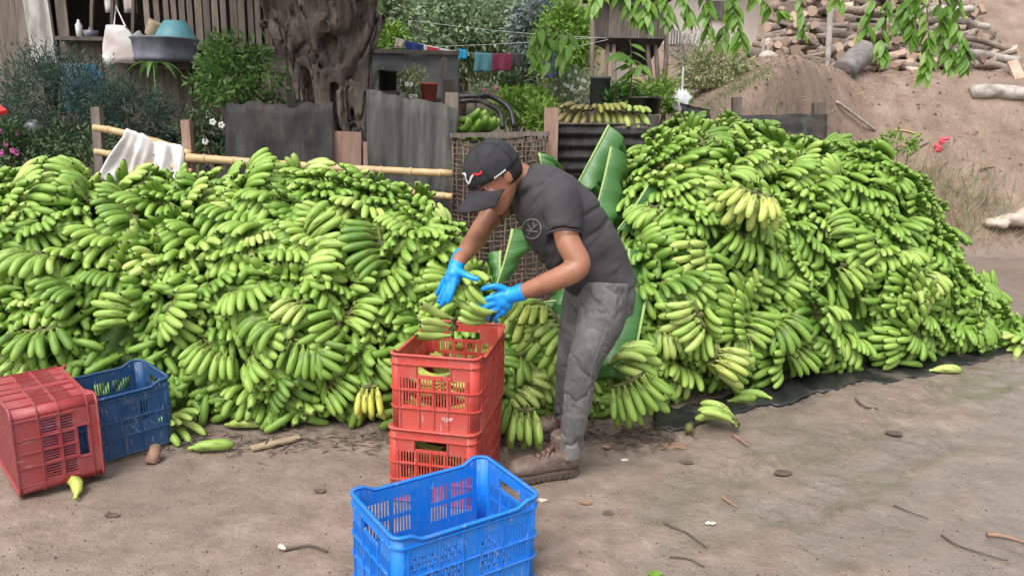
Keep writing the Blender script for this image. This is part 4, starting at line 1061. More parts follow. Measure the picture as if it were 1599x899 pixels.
c_ = k.ramp(k.noise(3.5, st, 6, .7), [(.3, (0.034, 0.034, 0.031)), (.55, (0.082, 0.080, 0.073)), (.78, (0.15, 0.143, 0.13))])
c_ = k.mix(k.ramp(k.noise(1.9, oc, 6, .75), [(.53, 0.0), (.66, .8)]), c_, (0.035, 0.033, 0.032))
GSHEET = k.out(c_, .75, k.noise(30, oc, 4), .3, .004)
CORE_W = mottled('cut_wood', (0.32, 0.23, 0.17), (0.46, 0.36, 0.29), 12, .9, .4, .004, objvar=.4, c3=(0.40, 0.20, 0.11))
LOGB = mottled('log_bark', (0.17, 0.125, 0.10), (0.38, 0.31, 0.26), 9, .95, .7, .01, objvar=.4, c3=(0.10, 0.075, 0.06))
BLACKP = mottled('black_plastic', (0.010, 0.010, 0.011), (0.03, 0.03, 0.032), 12, .35, .4, .01, c3=(0.12, 0.10, 0.085))
IRON = mottled('rusty_wire', (0.09, 0.06, 0.045), (0.17, 0.12, 0.09), 30, .85, .4, .003, objvar=.3)
REDW = mottled('reddish_post', (0.22, 0.13, 0.10), (0.33, 0.22, 0.17), 6, .9, .5, .004, stretch=(5, 5, .8))
BLUEP = mottled('faded_blue_paint', (0.03, 0.12, 0.22), (0.06, 0.17, 0.29), 9, .6, .2, .003, c3=(0.09, 0.16, 0.2))
WCLOTH = mottled('white_cloth', (0.62, 0.59, 0.57), (0.78, 0.76, 0.74), 8, .9, .4, .006, c3=(0.50, 0.42, 0.40))
PINKP = mottled('pink_plastic', (0.50, 0.18, 0.15), (0.42, 0.13, 0.11), 10, .5)

def corr_sheet(name, tl, tr, bl, br, label, mat, period=.076, amp=.009, vertical=True, jag=0.0, nu=90, nv=8, cat='sheet', parent=None, seed=0, fold=0.0):
    A, B, C_, D_ = [np.array(at(*q)) for q in (tl, tr, bl, br)]; n = np.cross(B-A, C_-A); n /= np.linalg.norm(n)
    wl_ = np.linalg.norm(B-A) if vertical else np.linalg.norm(C_-A); rr = random.Random(seed)
    if not vertical: nu, nv = 14, 70
    mb = MB()
    jg = [jag*max(0, .5+.6*math.sin(i*.11+seed)+.5*math.sin(i*.29+seed*2)+rr.uniform(-.08, .08)) for i in range(nu+1)]
    for s in (0, 1):
        for j in range(nv+1):
            for i in range(nu+1):
                u, v = i/nu, j/nv; v2 = v+(1-v)*jg[i]
                p = (A*(1-u)+B*u)*(1-v2)+(C_*(1-u)+D_*u)*v2
                t = (u if vertical else v)*wl_
                h = amp*math.sin(2*math.pi*t/period)+.008*math.sin(u*5+v*3+seed)+.004*math.sin(u*17+v*11)+(.0012 if s else 0)
                mb.v.append(tuple(p+n*h))
    o = (nu+1)*(nv+1)
    for j in range(nv):
        for i in range(nu):
            a = j*(nu+1)+i; mb.f.append((a, a+1, a+nu+2, a+nu+1)); mb.f.append((o+a+nu+1, o+a+nu+2, o+a+1, o+a))
    for i in range(nu): mb.f.append((i, o+i, o+i+1, i+1)); a = nv*(nu+1)+i; mb.f.append((a, a+1, o+a+1, o+a))
    for j in range(nv): a = j*(nu+1); mb.f.append((a, a+nu+1, o+a+nu+1, o+a)); a += nu; mb.f.append((a, o+a, o+a+nu+1, a+nu+1))
    m = bpy.data.meshes.new(name); m.from_pydata(mb.v, [], mb.f); m.shade_smooth(); ob = mobj(name, m, mat, parent)
    if label: tag(ob, label, cat)
    return ob
def pole(name, a, b, r, mat, label, cat='pole', nodes=0, group=None, bend=.0, n=9, taper=.85):
    a, b = Vector(a), Vector(b); m = 14; mb = MB(); pts = []; rad = []
    L = (b-a).length
    for i in range(m*2+1):
        t = i/(m*2); pts.append(a.lerp(b, t)+Vector((0, 0, -bend*math.sin(t*math.pi)))+Vector((random.uniform(-1, 1), random.uniform(-1, 1), random.uniform(-1, 1)))*.0015)
        rad.append(r*(1-(1-taper)*t))
    mb.tube(pts, rad, n)
    o = mb.build(name, mat, smooth=True)
    if nodes:
        for i in range(nodes):
            t = (i+.6)/nodes; p = a.lerp(b, t)+Vector((0, 0, -bend*math.sin(t*math.pi))); d = (b-a).normalized(); mb = MB(); rr_ = r*(1-(1-taper)*t)
            mb.tube([p-d*.012, p-d*.004, p+d*.004, p+d*.012], [rr_*1.0, rr_*1.14, rr_*1.14, rr_*1.0], 10); mobj('node', mb.mesh('node', True), mat, o)
    tag(o, label, cat, group); return o
def plank_wall(parent, x0, x1, tops, bots, y, wmin, wmax, gap, mat, name='plank', th=.02, seed=1):
    rr = random.Random(seed); x = x0
    while x < x1:
        w = rr.uniform(wmin, wmax); z0 = bots+rr.uniform(-.012, .012); z1 = tops+rr.uniform(-.004, .004); mb = MB()
        M = Matrix.Rotation(rr.uniform(-.008, .008), 3, 'Y') @ Matrix.Rotation(rr.uniform(-.02, .02), 3, 'Z')
        mb.box((x+w/2, y+rr.uniform(-.006, .006), (z0+z1)/2), (w, th, z1-z0), M); o = mb.build(name, mat, parent); x += w+rr.uniform(gap*.5, gap*1.5)

# ------------------------------------------------------------------ wooden house
HY = 7.9
hp = lambda px, py: at(px, py, HY)
house = empty('wooden_house', (hp(150, 180).x, HY, tz(hp(150, 180).x, HY))); hl = -house.location
xL, xR = hp(-160, 90).x, hp(432, 90).x; zB = hp(200, 182).z; zW = hp(200, 62).z; zT = zB+2.6
def hpl(*a, **kw):
    n0 = len(house.children); plank_wall(house, *a, **kw)
x1w, x2w = hp(108, 40).x, hp(228, 40).x
hpl(xL, hp(42, 60).x, zT, zB, HY, .13, .2, .006, WOOD, seed=3)
hpl(hp(92, 60).x, x1w, zT, zB, HY, .1, .14, .006, DARKW, seed=4)
hpl(x1w, x2w, zW, zB, HY, .11, .17, .006, WOOD, seed=5)                 # under the window
hpl(x1w, x2w, zT, hp(150, -30).z, HY, .11, .17, .006, WOOD, seed=6)     # above the window
hpl(x2w+.01, xR, hp(330, 76).z, zB, HY, .11, .17, .006, WOOD, seed=7)
hpl(x2w+.01, xR, zT, hp(330, 70).z, HY-.03, .05, .07, .026, WOOD, name='slat', th=.018, seed=8)
mb = MB(); mb.bar(hp(228, 73)+V(0, -.05, 0), hp(432, 78)+V(0, -.05, 0), .035, .06); mb.build('rail', WOOD, house)
mb = MB(); mb.bar((xL, HY-.02, zB-.05), (xR, HY-.02, zB-.05), .1, .09); mb.build('floor_beam', DARKW, house)
mb = MB(); mb.bar(hp(100, 62)+V(0, -.08, 0), hp(232, 64)+V(0, -.08, 0), .16, .035); mb.build('window_sill', DARKW, house)
mb = MB(); mb.bar(hp(66, -20), hp(72, 95), .16, .05, (0, 1, 0)); 
pw = MB(); a_, b_ = hp(55, -40)+V(0, -.05, 0), hp(76, 100)+V(0, -.05, 0); pw.bar(a_, b_, .24, .04, (0, 1, 0)); pw.build('whitewashed_post', PALEW, house)
for px in (140, 172, 205):
    mb = MB(); mb.bar(hp(px, 64)+V(0, .03, 0), hp(px+2, -30)+V(0, .03, 0), .03, .03, (0, 1, 0)); mb.build('window_bar', DARKW, house)
for i, (px, c0) in enumerate(((165, 8), (195, 10))):      # curtain cloths in the window
    mb = MB(); x0 = hp(px-10, 0).x; rings = []
    for jz in range(6):
        rings.append([Vector((x0+.022*q, HY+.08+.02*math.sin(q*2.1+jz*.3), hp(0, -40+jz*11).z)) for q in range(7)])
    vs = [p for r_ in rings for p in r_]; mb.v = vs; mb.f = [(a*7+b, a*7+b+1, a*7+b+8, a*7+b+7) for a in range(5) for b in range(6)]
    o = mb.build('curtain', WCLOTH, house, True); o.modifiers.new('t', 'SOLIDIFY').thickness = .004
mb = MB(); mb.box(((xL+xR)/2, HY+1.6, (zT+zB)/2), (xR-xL, .05, zT-zB)); mb.build('back_wall', DARKW, house)
for x_ in (xL, xR): mb = MB(); mb.box((x_, HY+.82, (zT+zB)/2), (.05, 1.52, zT-zB)); mb.build('side_wall', DARKW, house)
mb = MB(); mb.box(((xL+xR)/2, HY+.8, zB-.02), (xR-xL, 1.5, .03)); mb.build('floor', DARKW, house)
mb = MB(); mb.box(((xL+xR)/2, HY+.7, zT+.05), (xR-xL+.8, 2.4, .06)); mb.build('roof', SHEET, house)
for px in (-40, 60, 180, 300, 425):
    p = hp(px, 180); z0 = tz(p.x, HY+.1); mb = MB(); mb.box((p.x, HY+.1, (z0-.1+zB-.08)/2), (.12, .12, zB-.08-z0+.1)); mb.build('stilt', DARKW, house)
for ch in house.children: ch.matrix_basis = Matrix.Translation(hl) @ ch.matrix_basis
tag(house, 'weathered wooden plank house on stilts with slatted upper wall', 'house')
# things on the window sill
def on_sill(name, px, py, y, prof, mat, label, cat, M=None, n=18, lid=None):
    c = at(px, py, y); mb = MB(); rings = []
    for z, r_ in prof: rings.append([Vector((r_*math.cos(2*math.pi*j/n), r_*math.sin(2*math.pi*j/n), z)) for j in range(n)])
    if M is not None: rings = [[M @ v for v in r_] for r_ in rings]
    mb.loft([[v+c for v in r_] for r_ in rings]); o = mb.build(name, mat, smooth=True); tag(o, label, cat); return o
METAL = mottled('old_aluminium', (0.10, 0.105, 0.14), (0.20, 0.20, 0.24), 8, .4, .2, .004, c3=(0.05, 0.05, 0.06))
TEAL = mottled('teal_plastic', (0.06, 0.22, 0.27), (0.13, 0.30, 0.34), 9, .55, .2, .003, c3=(0.25, 0.27, 0.24))
TAN = mottled('tan_plastic', (0.32, 0.25, 0.16), (0.42, 0.34, 0.23), 9, .6)
on_sill('metal_tub', 260, 98, HY-.42, [(0, .27), (.03, .285), (.05, .275), (.19, .29), (.205, .305), (.215, .305), (.212, .285), (.05, .26)], METAL, 'dark metal washtub on the house wall shelf', 'tub')
on_sill('plastic_basin', 275, 64, HY-.42, [(0, .20), (.012, .20), (.05, .175), (.17, .10), (.175, .09)], TEAL, 'upturned teal plastic basin resting in the metal tub', 'basin')
on_sill('plastic_bucket', 238, 58, HY-.40, [(0, .07), (.01, .075), (.13, .085), (.14, .09), (.135, .075)], TAN, 'tan plastic bucket tilted in the metal tub', 'bucket', Matrix.Rotation(.5, 3, 'Y'))
on_sill('enamel_cup', 221, 63, HY-.46, [(0, .045), (.06, .05), (.065, .055), (.06, .04)], WCLOTH, 'small pale cup leaning in front of the tan bucket', 'cup', Matrix.Rotation(-.8, 3, 'Y'))
mb = MB(); mb.bar(at(214, 99, HY-.28), at(306, 101, HY-.28), .5, .03, (0, 0, 1)); sh_ = mb.build('wall_shelf', DARKW); tag(sh_, 'rough board shelf carrying the metal washtub', 'shelf')
on_sill('plastic_bottle', 125, 60, HY-.1, [(0, .03), (.12, .032), (.15, .012), (.17, .012)], WCLOTH, 'white plastic bottle standing on the window sill', 'bottle')
on_sill('cooking_pot', 143, 60, HY-.1, [(0, .06), (.07, .07), (.075, .02), (.10, .02)], METAL, 'small grey cooking pot on the window sill', 'pot')
# bag hanging by the window
mb = MB(); rings = []
for t in range(7):
    v = t/6; c = at(180+17*v, 40+60*v, HY-.18); w = .09+.13*v**.8; rings.append([c+Vector((w*math.cos(a)*(1+.06*math.sin(a*5+t)), .05*math.sin(a), .012*math.sin(3*a+t)*v)) for a in np.linspace(0, 2*math.pi, 25)[:-1]])
mb.loft(rings); bag = mb.build('cloth_bag', WCLOTH, smooth=True); tag(bag, 'white cloth bag hanging by its strap beside the window', 'bag')
mb = MB(); mb.tube([at(178, 42, HY-.2), at(181, 10, HY-.1), at(196, 42, HY-.2)], .008, 6); mb.build('strap', WCLOTH, bag)
# ------------------------------------------------------------------ fence line: sheets, bamboo rails, woven gate
corr_sheet('metal_sheet', (352, 157, 5.55), (520, 160, 5.6), (352, 290, 5.5), (520, 290, 5.5), 'sooty flat metal sheet with torn top edge left of the tree', SHEET, period=.3, amp=.006, jag=.05, seed=2)
corr_sheet('corrugated_sheet', (572, 138, 5.5), (713, 166, 5.45), (576, 345, 5.4), (706, 345, 5.35), 'grey corrugated sheet standing right of the tree trunk', GSHEET, period=.12, amp=.011, jag=.012, seed=4)
mb = MB(); mb.bar(at(532, 205, 5.62), at(532, 300, 5.6), .30, .025, (0, 1, 0)); o = mb.build('wide_plank', REDW); tag(o, 'wide brown plank closing the gap below the tree roots', 'plank')
mb = MB(); mb.bar(at(577, 222, 5.55), at(577, 300, 5.5), .08, .05, (0, 1, 0)); o = mb.build('wooden_stake', REDW); tag(o, 'short brown stake beside the grey corrugated sheet', 'stake')
mb = MB(); mb.bar(at(706, 145, 5.56), at(702, 330, 5.5), .09, .07, (0, 1, 0)); o = mb.build('fence_post', WOOD); tag(o, 'squared wooden post between grey sheet and woven gate', 'post')
mb = MB(); mb.bar(at(861, 170, 5.62), at(857, 330, 5.5), .10, .09, (0, 1, 0)); o = mb.build('fence_post', REDW); tag(o, 'reddish wooden post between woven gate and sideways corrugated sheet', 'post')
corr_sheet('corrugated_sheet', (868, 194, 5.72), (1010, 194, 5.8), (868, 272, 5.68), (1010, 272, 5.75), 'dark corrugated sheet lying sideways behind the banana leaves', SHEET, period=.085, amp=.016, vertical=False, seed=5)
corr_sheet('corrugated_sheet', (1062, 160, 6.3), (1108, 172, 6.25), (1066, 180, 6.25), (1110, 192, 6.2), 'bent end of dark corrugated sheet behind the white bag', SHEET, period=.08, amp=.012, vertical=False, seed=6)
corr_sheet('metal_strip', (1150, 178, 6.35), (1292, 180, 6.3), (1150, 192, 6.2), (1292, 214, 6.2), 'long dark bent metal strip along the top of the heap', SHEET, period=.12, amp=.012, vertical=False, seed=7)
for (a, b, w, lab) in (((1150, 152), (1150, 235), .07, 'dark stake at the left end of the bent metal strip beside the leafy bush'), ((1278, 160), (1278, 260), .09, 'stout dark stake under the right end of the bent metal strip')):
    mb = MB(); mb.bar(at(*a, 6.42), at(*b, 6.42), w, .07, (0, 1, 0)); o = mb.build('fence_stake', DARKW); tag(o, lab.replace(' left', '').replace(' right', ' bare'), 'stake')
# bamboo rails
BG = 'bamboo rails of the fence'
pole('bamboo_rail', at(292, 246, 5.32), at(706, 271, 5.26), .030, BAMBOO, 'long bamboo rail running in front of the tree trunk', 'rail', 9, BG, .01)
pole('bamboo_rail', at(600, 297, 5.30), at(706, 307, 5.27), .027, BAMBOO, 'short lower bamboo rail against the grey corrugated sheet', 'rail', 3, BG)
pole('bamboo_rail', at(147, 199, 5.42), at(298, 240, 5.34), .026, BAMBOO, 'sloping bamboo rail passing under the white cloth', 'rail', 4, BG, -.02)
pole('bamboo_rail', at(149, 236, 5.40), at(300, 268, 5.33), .024, BAMBOO, 'lower sloping bamboo rail below the white cloth', 'rail', 4, BG)
for (a, b, lab) in (((151, 168), (160, 300), 'thin grey fence post beside the feathery bush'), ((291, 188), (299, 300), 'brown fence post where the bamboo rails meet')):
    mb = MB(); mb.bar(at(*a, 5.45), at(*b, 5.38), .06, .055, (0, 1, 0)); o = mb.build('fence_post', WOOD if a[0] < 200 else REDW); tag(o, lab, 'post')
# white cloth over the rail
mb = MB(); nu, nv = 60, 26
for j in range(nv+1):
    for i in range(nu+1):
        u, v = i/nu, j/nv; a = v-.3
        top = np.array(at(203+88*u, 207+29*u-3*math.sin(u*9), 5.37)); fl = math.sin(u*21+1.2*math.sin(v*3))+.5*math.sin(u*47+v*2)
        if a < 0: p = top+np.array([0, .045+.02*fl*-a, a*.62])
        else: p = top+np.array([(-.20*(1-u)**2+.02*u)*a*1.5, -.045-.03*fl*min(1, a*3)-.05*a, .012-a*(.46-.1*u+.05*math.sin(u*7))])
        if abs(a) < .08: p = p+np.array([0, 0, .012*(1-abs(a)/.08)+.006*fl])
        mb.v.append(tuple(p))
mb.f = [(j*(nu+1)+i, j*(nu+1)+i+1, (j+1)*(nu+1)+i+1, (j+1)*(nu+1)+i) for j in range(nv) for i in range(nu)]
o = mb.build('draped_cloth', WCLOTH, smooth=True); o.modifiers.new('t', 'SOLIDIFY').thickness = .004; tag(o, 'dirty white cloth draped over the sloping bamboo rail', 'cloth')
on_sill('plastic_tub', 268, 268, 5.48, [(0, .12), (.12, .15), (.13, .16), (.12, .145)], PINKP, 'pinkish plastic tub behind the white cloth', 'tub')
# woven gate of wire and cane
gate = empty('woven_gate', at(775, 470, 5.25)); gl = Matrix.Translation(-gate.location)
gp = lambda u, v, dy=0: at(706+150*u, 216+262*v+4*math.sin(u*5), 5.40-.16*v+dy)
for i in range(19):
    u = i/18; mb = MB(); mb.tube([gp(u+.012*math.sin(i*3+q), q/9, .012*(-1)**(i+q)) for q in range(10)], .0065, 6); mobj('upright_cane', mb.mesh('upright_cane', True), IRON, gate, gl)
for j in range(34):
    v = j/33; mb = MB(); mb.tube([gp(q/12, v+.006*math.sin(j*5+q), .010*(-1)**(j+q)) for q in range(13)], .0055, 6); mobj('cross_cane', mb.mesh('cross_cane', True), IRON, gate, gl)
mb = MB(); mb.bar(gp(-.02, -.015, -.02), gp(1.02, -.015, -.02), .03, .03); mobj('top_bar', mb.mesh('top_bar'), DARKW, gate, gl)
tag(gate, 'rusty brown woven cane and wire gate behind the worker', 'gate')
# boards and dark planks behind the gate (yard retaining wall)
rw = empty('retaining_boards', at(775, 480, 5.9)); rl = Matrix.Translation(-rw.location)
for i in range(11):
    x = -3.6+.62*i; mb = MB(); mb.box((x, 5.98+random.uniform(-.01, .01), .5), (.6, .03, 1.06+random.uniform(-.05, .05))); mobj('board', mb.mesh('board'), DARKW, rw, rl)
tag(rw, 'row of dark boards holding the yard soil behind the fence', 'boards')
# black plastic under the heap
mb = MB(); cols = []; nn = 70
for i in range(nn+1):
    t = i/nn; px = 1020+560*t; py = np.interp(px, [1020, 1060, 1130, 1200, 1270, 1340, 1400, 1460, 1520, 1580], [668, 671, 655, 634, 616, 604, 594, 582, 570, 556])
    for j in range(9):
        s_ = j/8; q = gnd(px, py-30*(1-s_)+4*math.sin(px*.031+1)*s_+3*math.sin(px*.083)*s_+1.5*math.sin(px*.27)*s_); z = tz(q.x, q.y)+.006+.018*(1-s_)*abs(math.sin(i*.7+j))+.014*abs(math.sin(i*.33+j*1.3))*s_*(1-.8*s_)
        mb.v.append((q.x, q.y, z))
mb.f = [(i*9+j, (i+1)*9+j, (i+1)*9+j+1, i*9+j+1) for i in range(nn) for j in range(8)]
o = mb.build('plastic_sheet', BLACKP, smooth=True); o.modifiers.new('t', 'SOLIDIFY').thickness = .003; tag(o, 'crumpled black plastic sheet under the edge of the heap', 'plastic sheet')

# ------------------------------------------------------------------ strangler fig trunk
fig = empty('fig_tree', (at(505, 200, 6.05).x, 6.15, tz(at(505, 200, 6.05).x, 6.15)-.02)); fl_ = Matrix.Translation(-fig.location)
TY = 6.15; tb = MB(); rr = random.Random(4)
outl = [(-70, 395, 600), (-20, 408, 598), (0, 414, 595), (30, 424, 592), (70, 440, 588), (110, 456, 582), (150, 474, 580), (190, 490, 576), (215, 496, 574), (300, 470, 590)]
def tx(py): return np.interp(py, [o_[0] for o_ in outl], [o_[1] for o_ in outl]), np.interp(py, [o_[0] for o_ in outl], [o_[2] for o_ in outl])
rings = []
for py in range(-300, 340, 16):
    a, b = tx(max(py, -70)); c = at((a+b)/2, py, TY); w = (b-a)/2*TY/FPX*.86
    rings.append([c+Vector((w*math.cos(t)*(1+.10*math.sin(5*t+py*.02)), .72*w*math.sin(t), 0)) for t in np.linspace(0, 2*math.pi, 29)[:-1]])
tb.loft(rings[::-1])
for i in range(70):   # aerial roots fused to the trunk
    u0 = rr.uniform(-1, 1); ph = rr.uniform(0, 6); y0, y1 = rr.choice([(-300, 260), (-200, 240), (-80, 230), (20, 250), (60, 220)]); P = []; Rr = []; sw = rr.uniform(.03, .22); r0 = rr.choice([.014, .018, .025, .032, .045])
    for s_ in range(16):
        py = y0+(y1-y0)*s_/15; a, b = tx(max(py, -70)); u = max(-1, min(1, u0*(1-.25*s_/15)+sw*math.sin(ph+s_*.5))); w = (b-a)/2*TY/FPX
        c = at((a+b)/2, py, TY); P.append(c+Vector((u*w*.92, -.74*w*math.sqrt(max(0, 1-u*u*.9)), 0))); Rr.append(r0*(1+.3*math.sin(s_*.9+ph)))
    tb.tube(P, Rr, 8)
for pts, r0 in ((((415, 30), (432, 50), (450, 70), (458, 100), (462, 140), (466, 160)), .07), (((485, 25), (488, 60), (500, 85), (515, 108), (520, 130)), .045), (((528, 105), (534, 125), (552, 136), (568, 142), (576, 130)), .06),
                (((590, 20), (580, 60), (570, 90), (574, 140)), .07), (((505, 110), (508, 160), (515, 210), (520, 240)), .06), (((535, 140), (538, 180), (548, 230)), .06), (((560, 140), (564, 190), (572, 235)), .055), (((470, 90), (490, 110), (500, 160), (500, 225)), .05)):
    P = catmull([list(at(a, b, 5.84-.02*math.sin(b*.03))) for a, b in pts], 22); tb.tube([Vector(p) for p in P], [r0*(1-.3*i/22) for i in range(22)], 9)
for a in range(10):     # burr round the hollow
    t = a/10*6.28; tb.tube([at(505+12*math.cos(t), 42+15*math.sin(t), 5.83), at(505+3*math.cos(t+.7), 42+4*math.sin(t+.7), 5.77)], .045, 7)
tme = remesh(tb, .0125, 1, name='trunk'); P_ = co(tme); Nn = vnormals(tme)
gro = np.abs(fbm(P_[:, 0]*9, P_[:, 1]*9, P_[:, 2]*1.6, 17, 4)); w_ = -.040*np.exp(-(gro/.05)**2)-.045*np.exp(-(fbm(P_[:, 0]*4+.4*np.sin(P_[:, 2]*5), P_[:, 1]*4, P_[:, 2]*.7, 27, 3)/.07)**2)+.012*fbm(P_[:, 0]*14, P_[:, 1]*14, P_[:, 2]*5, 19, 3)
setco(tme, P_+Nn*w_[:, None])
k = NT('fig_bark'); oc = k.n('NewGeometry').outputs['Position']; st = k.n('Mapping'); st.inputs['Scale'].default_value = (3, 3, .8); k.set(st.inputs['Vector'], oc); st = st.outputs[0]
c_ = k.ramp(k.noise(3.2, st, 6, .7), [(.3, (0.075, 0.060, 0.050)), (.5, (0.165, 0.130, 0.108)), (.72, (0.33, 0.272, 0.232))])
c_ = k.mix(k.ramp(k.noise(1.4, oc, 5, .7), [(.5, 0.0), (.62, .75)]), c_, (0.055, 0.05, 0.048))
c_ = k.mix(k.ramp(k.noise(2.1, oc, 4, .6), [(.64, 0.0), (.74, .6)]), c_, (0.17, 0.19, 0.13))
FIG = k.out(c_, .9, k.math('ADD', k.noise(9, st, 6, .7), k.math('MULTIPLY', k.noise(34, st, 5, .7), .7)), 1.0, .05)
mobj('trunk', tme, FIG, fig, fl_)
C, U, cc = clumps((at(505, -380, 6.2)), (2.4, 1.8, .9), 70, 70, .35, -.3)
mobj('crown', leaf_cloud('crown', C, U, .13), L_DARK, fig, fl_)
for i in range(7):
    mb = MB(); b = at(505, -240, 6.15); q = Vector(cc[i*9]); mb.tube([b, b.lerp(q, .5)+V(0, 0, .15), q], [.13, .08, .03], 8); mobj('limb', mb.mesh('limb', True), FIG, fig, fl_)
tag(fig, 'thick strangler fig trunk with twisted fused aerial roots', 'tree')

# ------------------------------------------------------------------ plants round the house
bush('feathery_bush', 'dark feathery bush with fine foliage against the wooden house', 95, 165, 6.7, 92, 72, L_FERN, 13000, .05, k_=170, aspect=.15, stems=12, droop=.25, spread=.17)
bush('feathery_bush', 'thin feathery bush reaching the low wall below the washtub', 215, 190, 6.6, 58, 52, L_FERN, 6500, .05, k_=90, aspect=.15, stems=8, droop=.25, spread=.2)
bush('leafy_bush', 'bright leafy bush between the slatted wall and tree', 375, 125, 6.5, 58, 55, L_MID, 1900, .065, k_=60, aspect=.4, stems=8, droop=-.05, spread=.2)
bush('flower_bush', 'pink flowering bush growing at the end of the heap', 18, 230, 5.9, 34, 32, L_DARK, 700, .05, k_=30, stems=6, flower=(PINK, 14, .014))
bush('low_shrub', 'low shrub with a pale flower under the house edge', 330, 215, 6.0, 42, 38, L_DARK, 800, .05, k_=30, stems=6, flower=(WPET, 4, .016))
bush('low_shrub', 'dark low shrub growing behind the sloping bamboo rail', 110, 225, 6.1, 85, 30, L_DARK, 1100, .05, k_=40, stems=6)
def long_leaves(name, label, px, py, y, L, n, mat, width=.06, up=.5):
    c = at(px, py, y); z0 = tz(c.x, y); e = empty(name, (c.x, y, z0)); off = Matrix.Translation(-e.location)
    mb = MB(); mb.tube([(c.x, y, z0-.02), c], [.014, .008], 6); mobj('stem', mb.mesh('stem', True), L_MID, e, off)
    for i in range(n):
        a = 2.4*i; d = Vector((math.cos(a), math.sin(a)*.7, 0)); P = []
        for q in range(8):
            t = q/7; P.append(c+d*L*t*.9+Vector((0, 0, L*(up*t-1.0*t*t*.9))))
        mb = MB(); s_ = Vector((-d.y, d.x, 0))
        for q, p in enumerate(P):
            w = width*math.sin(math.pi*min(.97, .06+.94*q/7))**.8; mb.v += [p+s_*w/2, p-Vector((0, 0, w*.15)), p-s_*w/2]
        mb.f = [f_ for q in range(7) for f_ in ((q*3, q*3+1, q*3+4, q*3+3), (q*3+1, q*3+2, q*3+5, q*3+4))]
        mobj('leaf', mb.mesh('leaf', True), mat, e, off)
    tag(e, label, 'plant'); return e
long_leaves('strap_leaf_plant', 'plant with long drooping leaves under the washtub', 240, 100, 6.9, .30, 7, L_MID)
# blue drum hidden in the feathery bush, red roof scrap
on_sill('plastic_drum', 132, 178, 7.3, [(0, .15), (.02, .16), (.14, .165), (.15, .17), (.30, .165), (.44, .15), (.45, .05)], BLUEP, 'faded blue plastic drum half hidden by the feathery bush', 'drum')
mb = MB(); mb.bar(at(152, 112, 7.15), at(155, 172, 7.15), .11, .03, (0, 1, 0)); o = mb.build('blue_board', BLUEP); tag(o, 'narrow blue board standing above the thin fence post', 'board')
on_sill('white_pot', 55, 215, 6.3, [(0, .05), (.06, .07), (.11, .06), (.13, .03), (.14, .02)], METAL, 'round pale grey pot under the feathery bush', 'pot')
mb = MB(); P = [at(-14, 160, 6.2), at(12, 178, 6.0), at(-14, 184, 5.9), at(-30, 170, 6.1)]; mb.add(P+[p+V(0, 0, .03) for p in P], [(0, 1, 2, 3), (7, 6, 5, 4), (0, 4, 5, 1), (1, 5, 6, 2), (2, 6, 7, 3), (3, 7, 4, 0)]); o = mb.build('red_board', REDT); tag(o, 'red painted board corner beside the pink flowers', 'board')
# ------------------------------------------------------------------ yard behind the gate
WALLM = mottled('grey_panel_wall', (0.075, 0.078, 0.085), (0.15, 0.15, 0.155), 3, .7, .3, .004, c3=(0.05, 0.05, 0.055), stretch=(1, 1, 2.5))
corr_sheet('yard_screen', (578, 82, 8.2), (716, 84, 8.2), (578, 160, 8.2), (716, 160, 8.2), 'dark grey metal screen in the yard behind the fence', WALLM, period=.4, amp=.006, seed=11)
mb = MB(); mb.bar(at(578, 80, 8.17), at(718, 83, 8.17), .04, .04); o = mb.build('screen_rail', DARKW); tag(o, 'thin dark rail along the top of the yard screen', 'rail')
for px in (585, 712):
    p = at(px, 120, 8.27); mb = MB(); mb.box((p.x, 8.27, (tz(p.x, 8.27)+p.z)/2), (.07, .07, p.z-tz(p.x, 8.27)+.25)); o = mb.build('screen_post', DARKW); tag(o, 'dark post at the '+('fig tree' if px < 600 else 'washing line')+' end of the yard screen', 'post')
def pot(px, py, y, r, h, mat, label, name='flower_pot', flare=1.15):
    c = at(px, py, y); n = 16; mb = MB(); rings = [[c+Vector((q*math.cos(2*math.pi*j/n), q*math.sin(2*math.pi*j/n), z)) for j in range(n)] for z, q in ((0, r), (h*.9, r*flare), (h*.9, r*flare*1.08), (h, r*flare*1.08), (h, r*flare*.95), (h*.8, r*flare*.9))]
    mb.loft(rings); o = mb.build(name, mat, smooth=True); tag(o, label, 'pot'); return o
def stand(px, py, y, w, label):     # a block that carries a pot on the terrace
    c = at(px, py, y); z0 = tz(c.x, y)-.05
    if c.z-z0 < .02: return
    mb = MB(); mb.box((c.x, y, (z0+c.z-.004)/2), (w, w, c.z-.004-z0)); o = mb.build('support_block', DARKW); tag(o, label, 'block')
pot(606, 142, 6.4, .065, .16, BLACKP, 'black pot standing behind the grey corrugated sheet'); stand(606, 142, 6.4, .16, 'dark block under the black pot behind the sheet')
bush('potted_plant', 'white flowering potted plant behind the grey corrugated sheet', 645, 132, 6.5, 24, 20, L_VARI, 420, .045, 'plant', k_=22, stems=4, flower=(WPET, 6, .012))
bush('potted_plant', 'pale green plant showing beside the black pot', 594, 128, 6.6, 14, 16, L_PALE_HAZE, 220, .045, 'plant', k_=12, stems=3)
CLAYP = mottled('brick_red_clay', (0.36, 0.085, 0.05), (0.26, 0.06, 0.04), 20, .9, .4, .004)
pot(670, 158, 6.3, .055, .14, CLAYP, 'brick red clay pot behind the corrugated sheet', 'clay_pot', 1.25); stand(670, 159, 6.3, .14, 'dark block under the brick red clay pot')
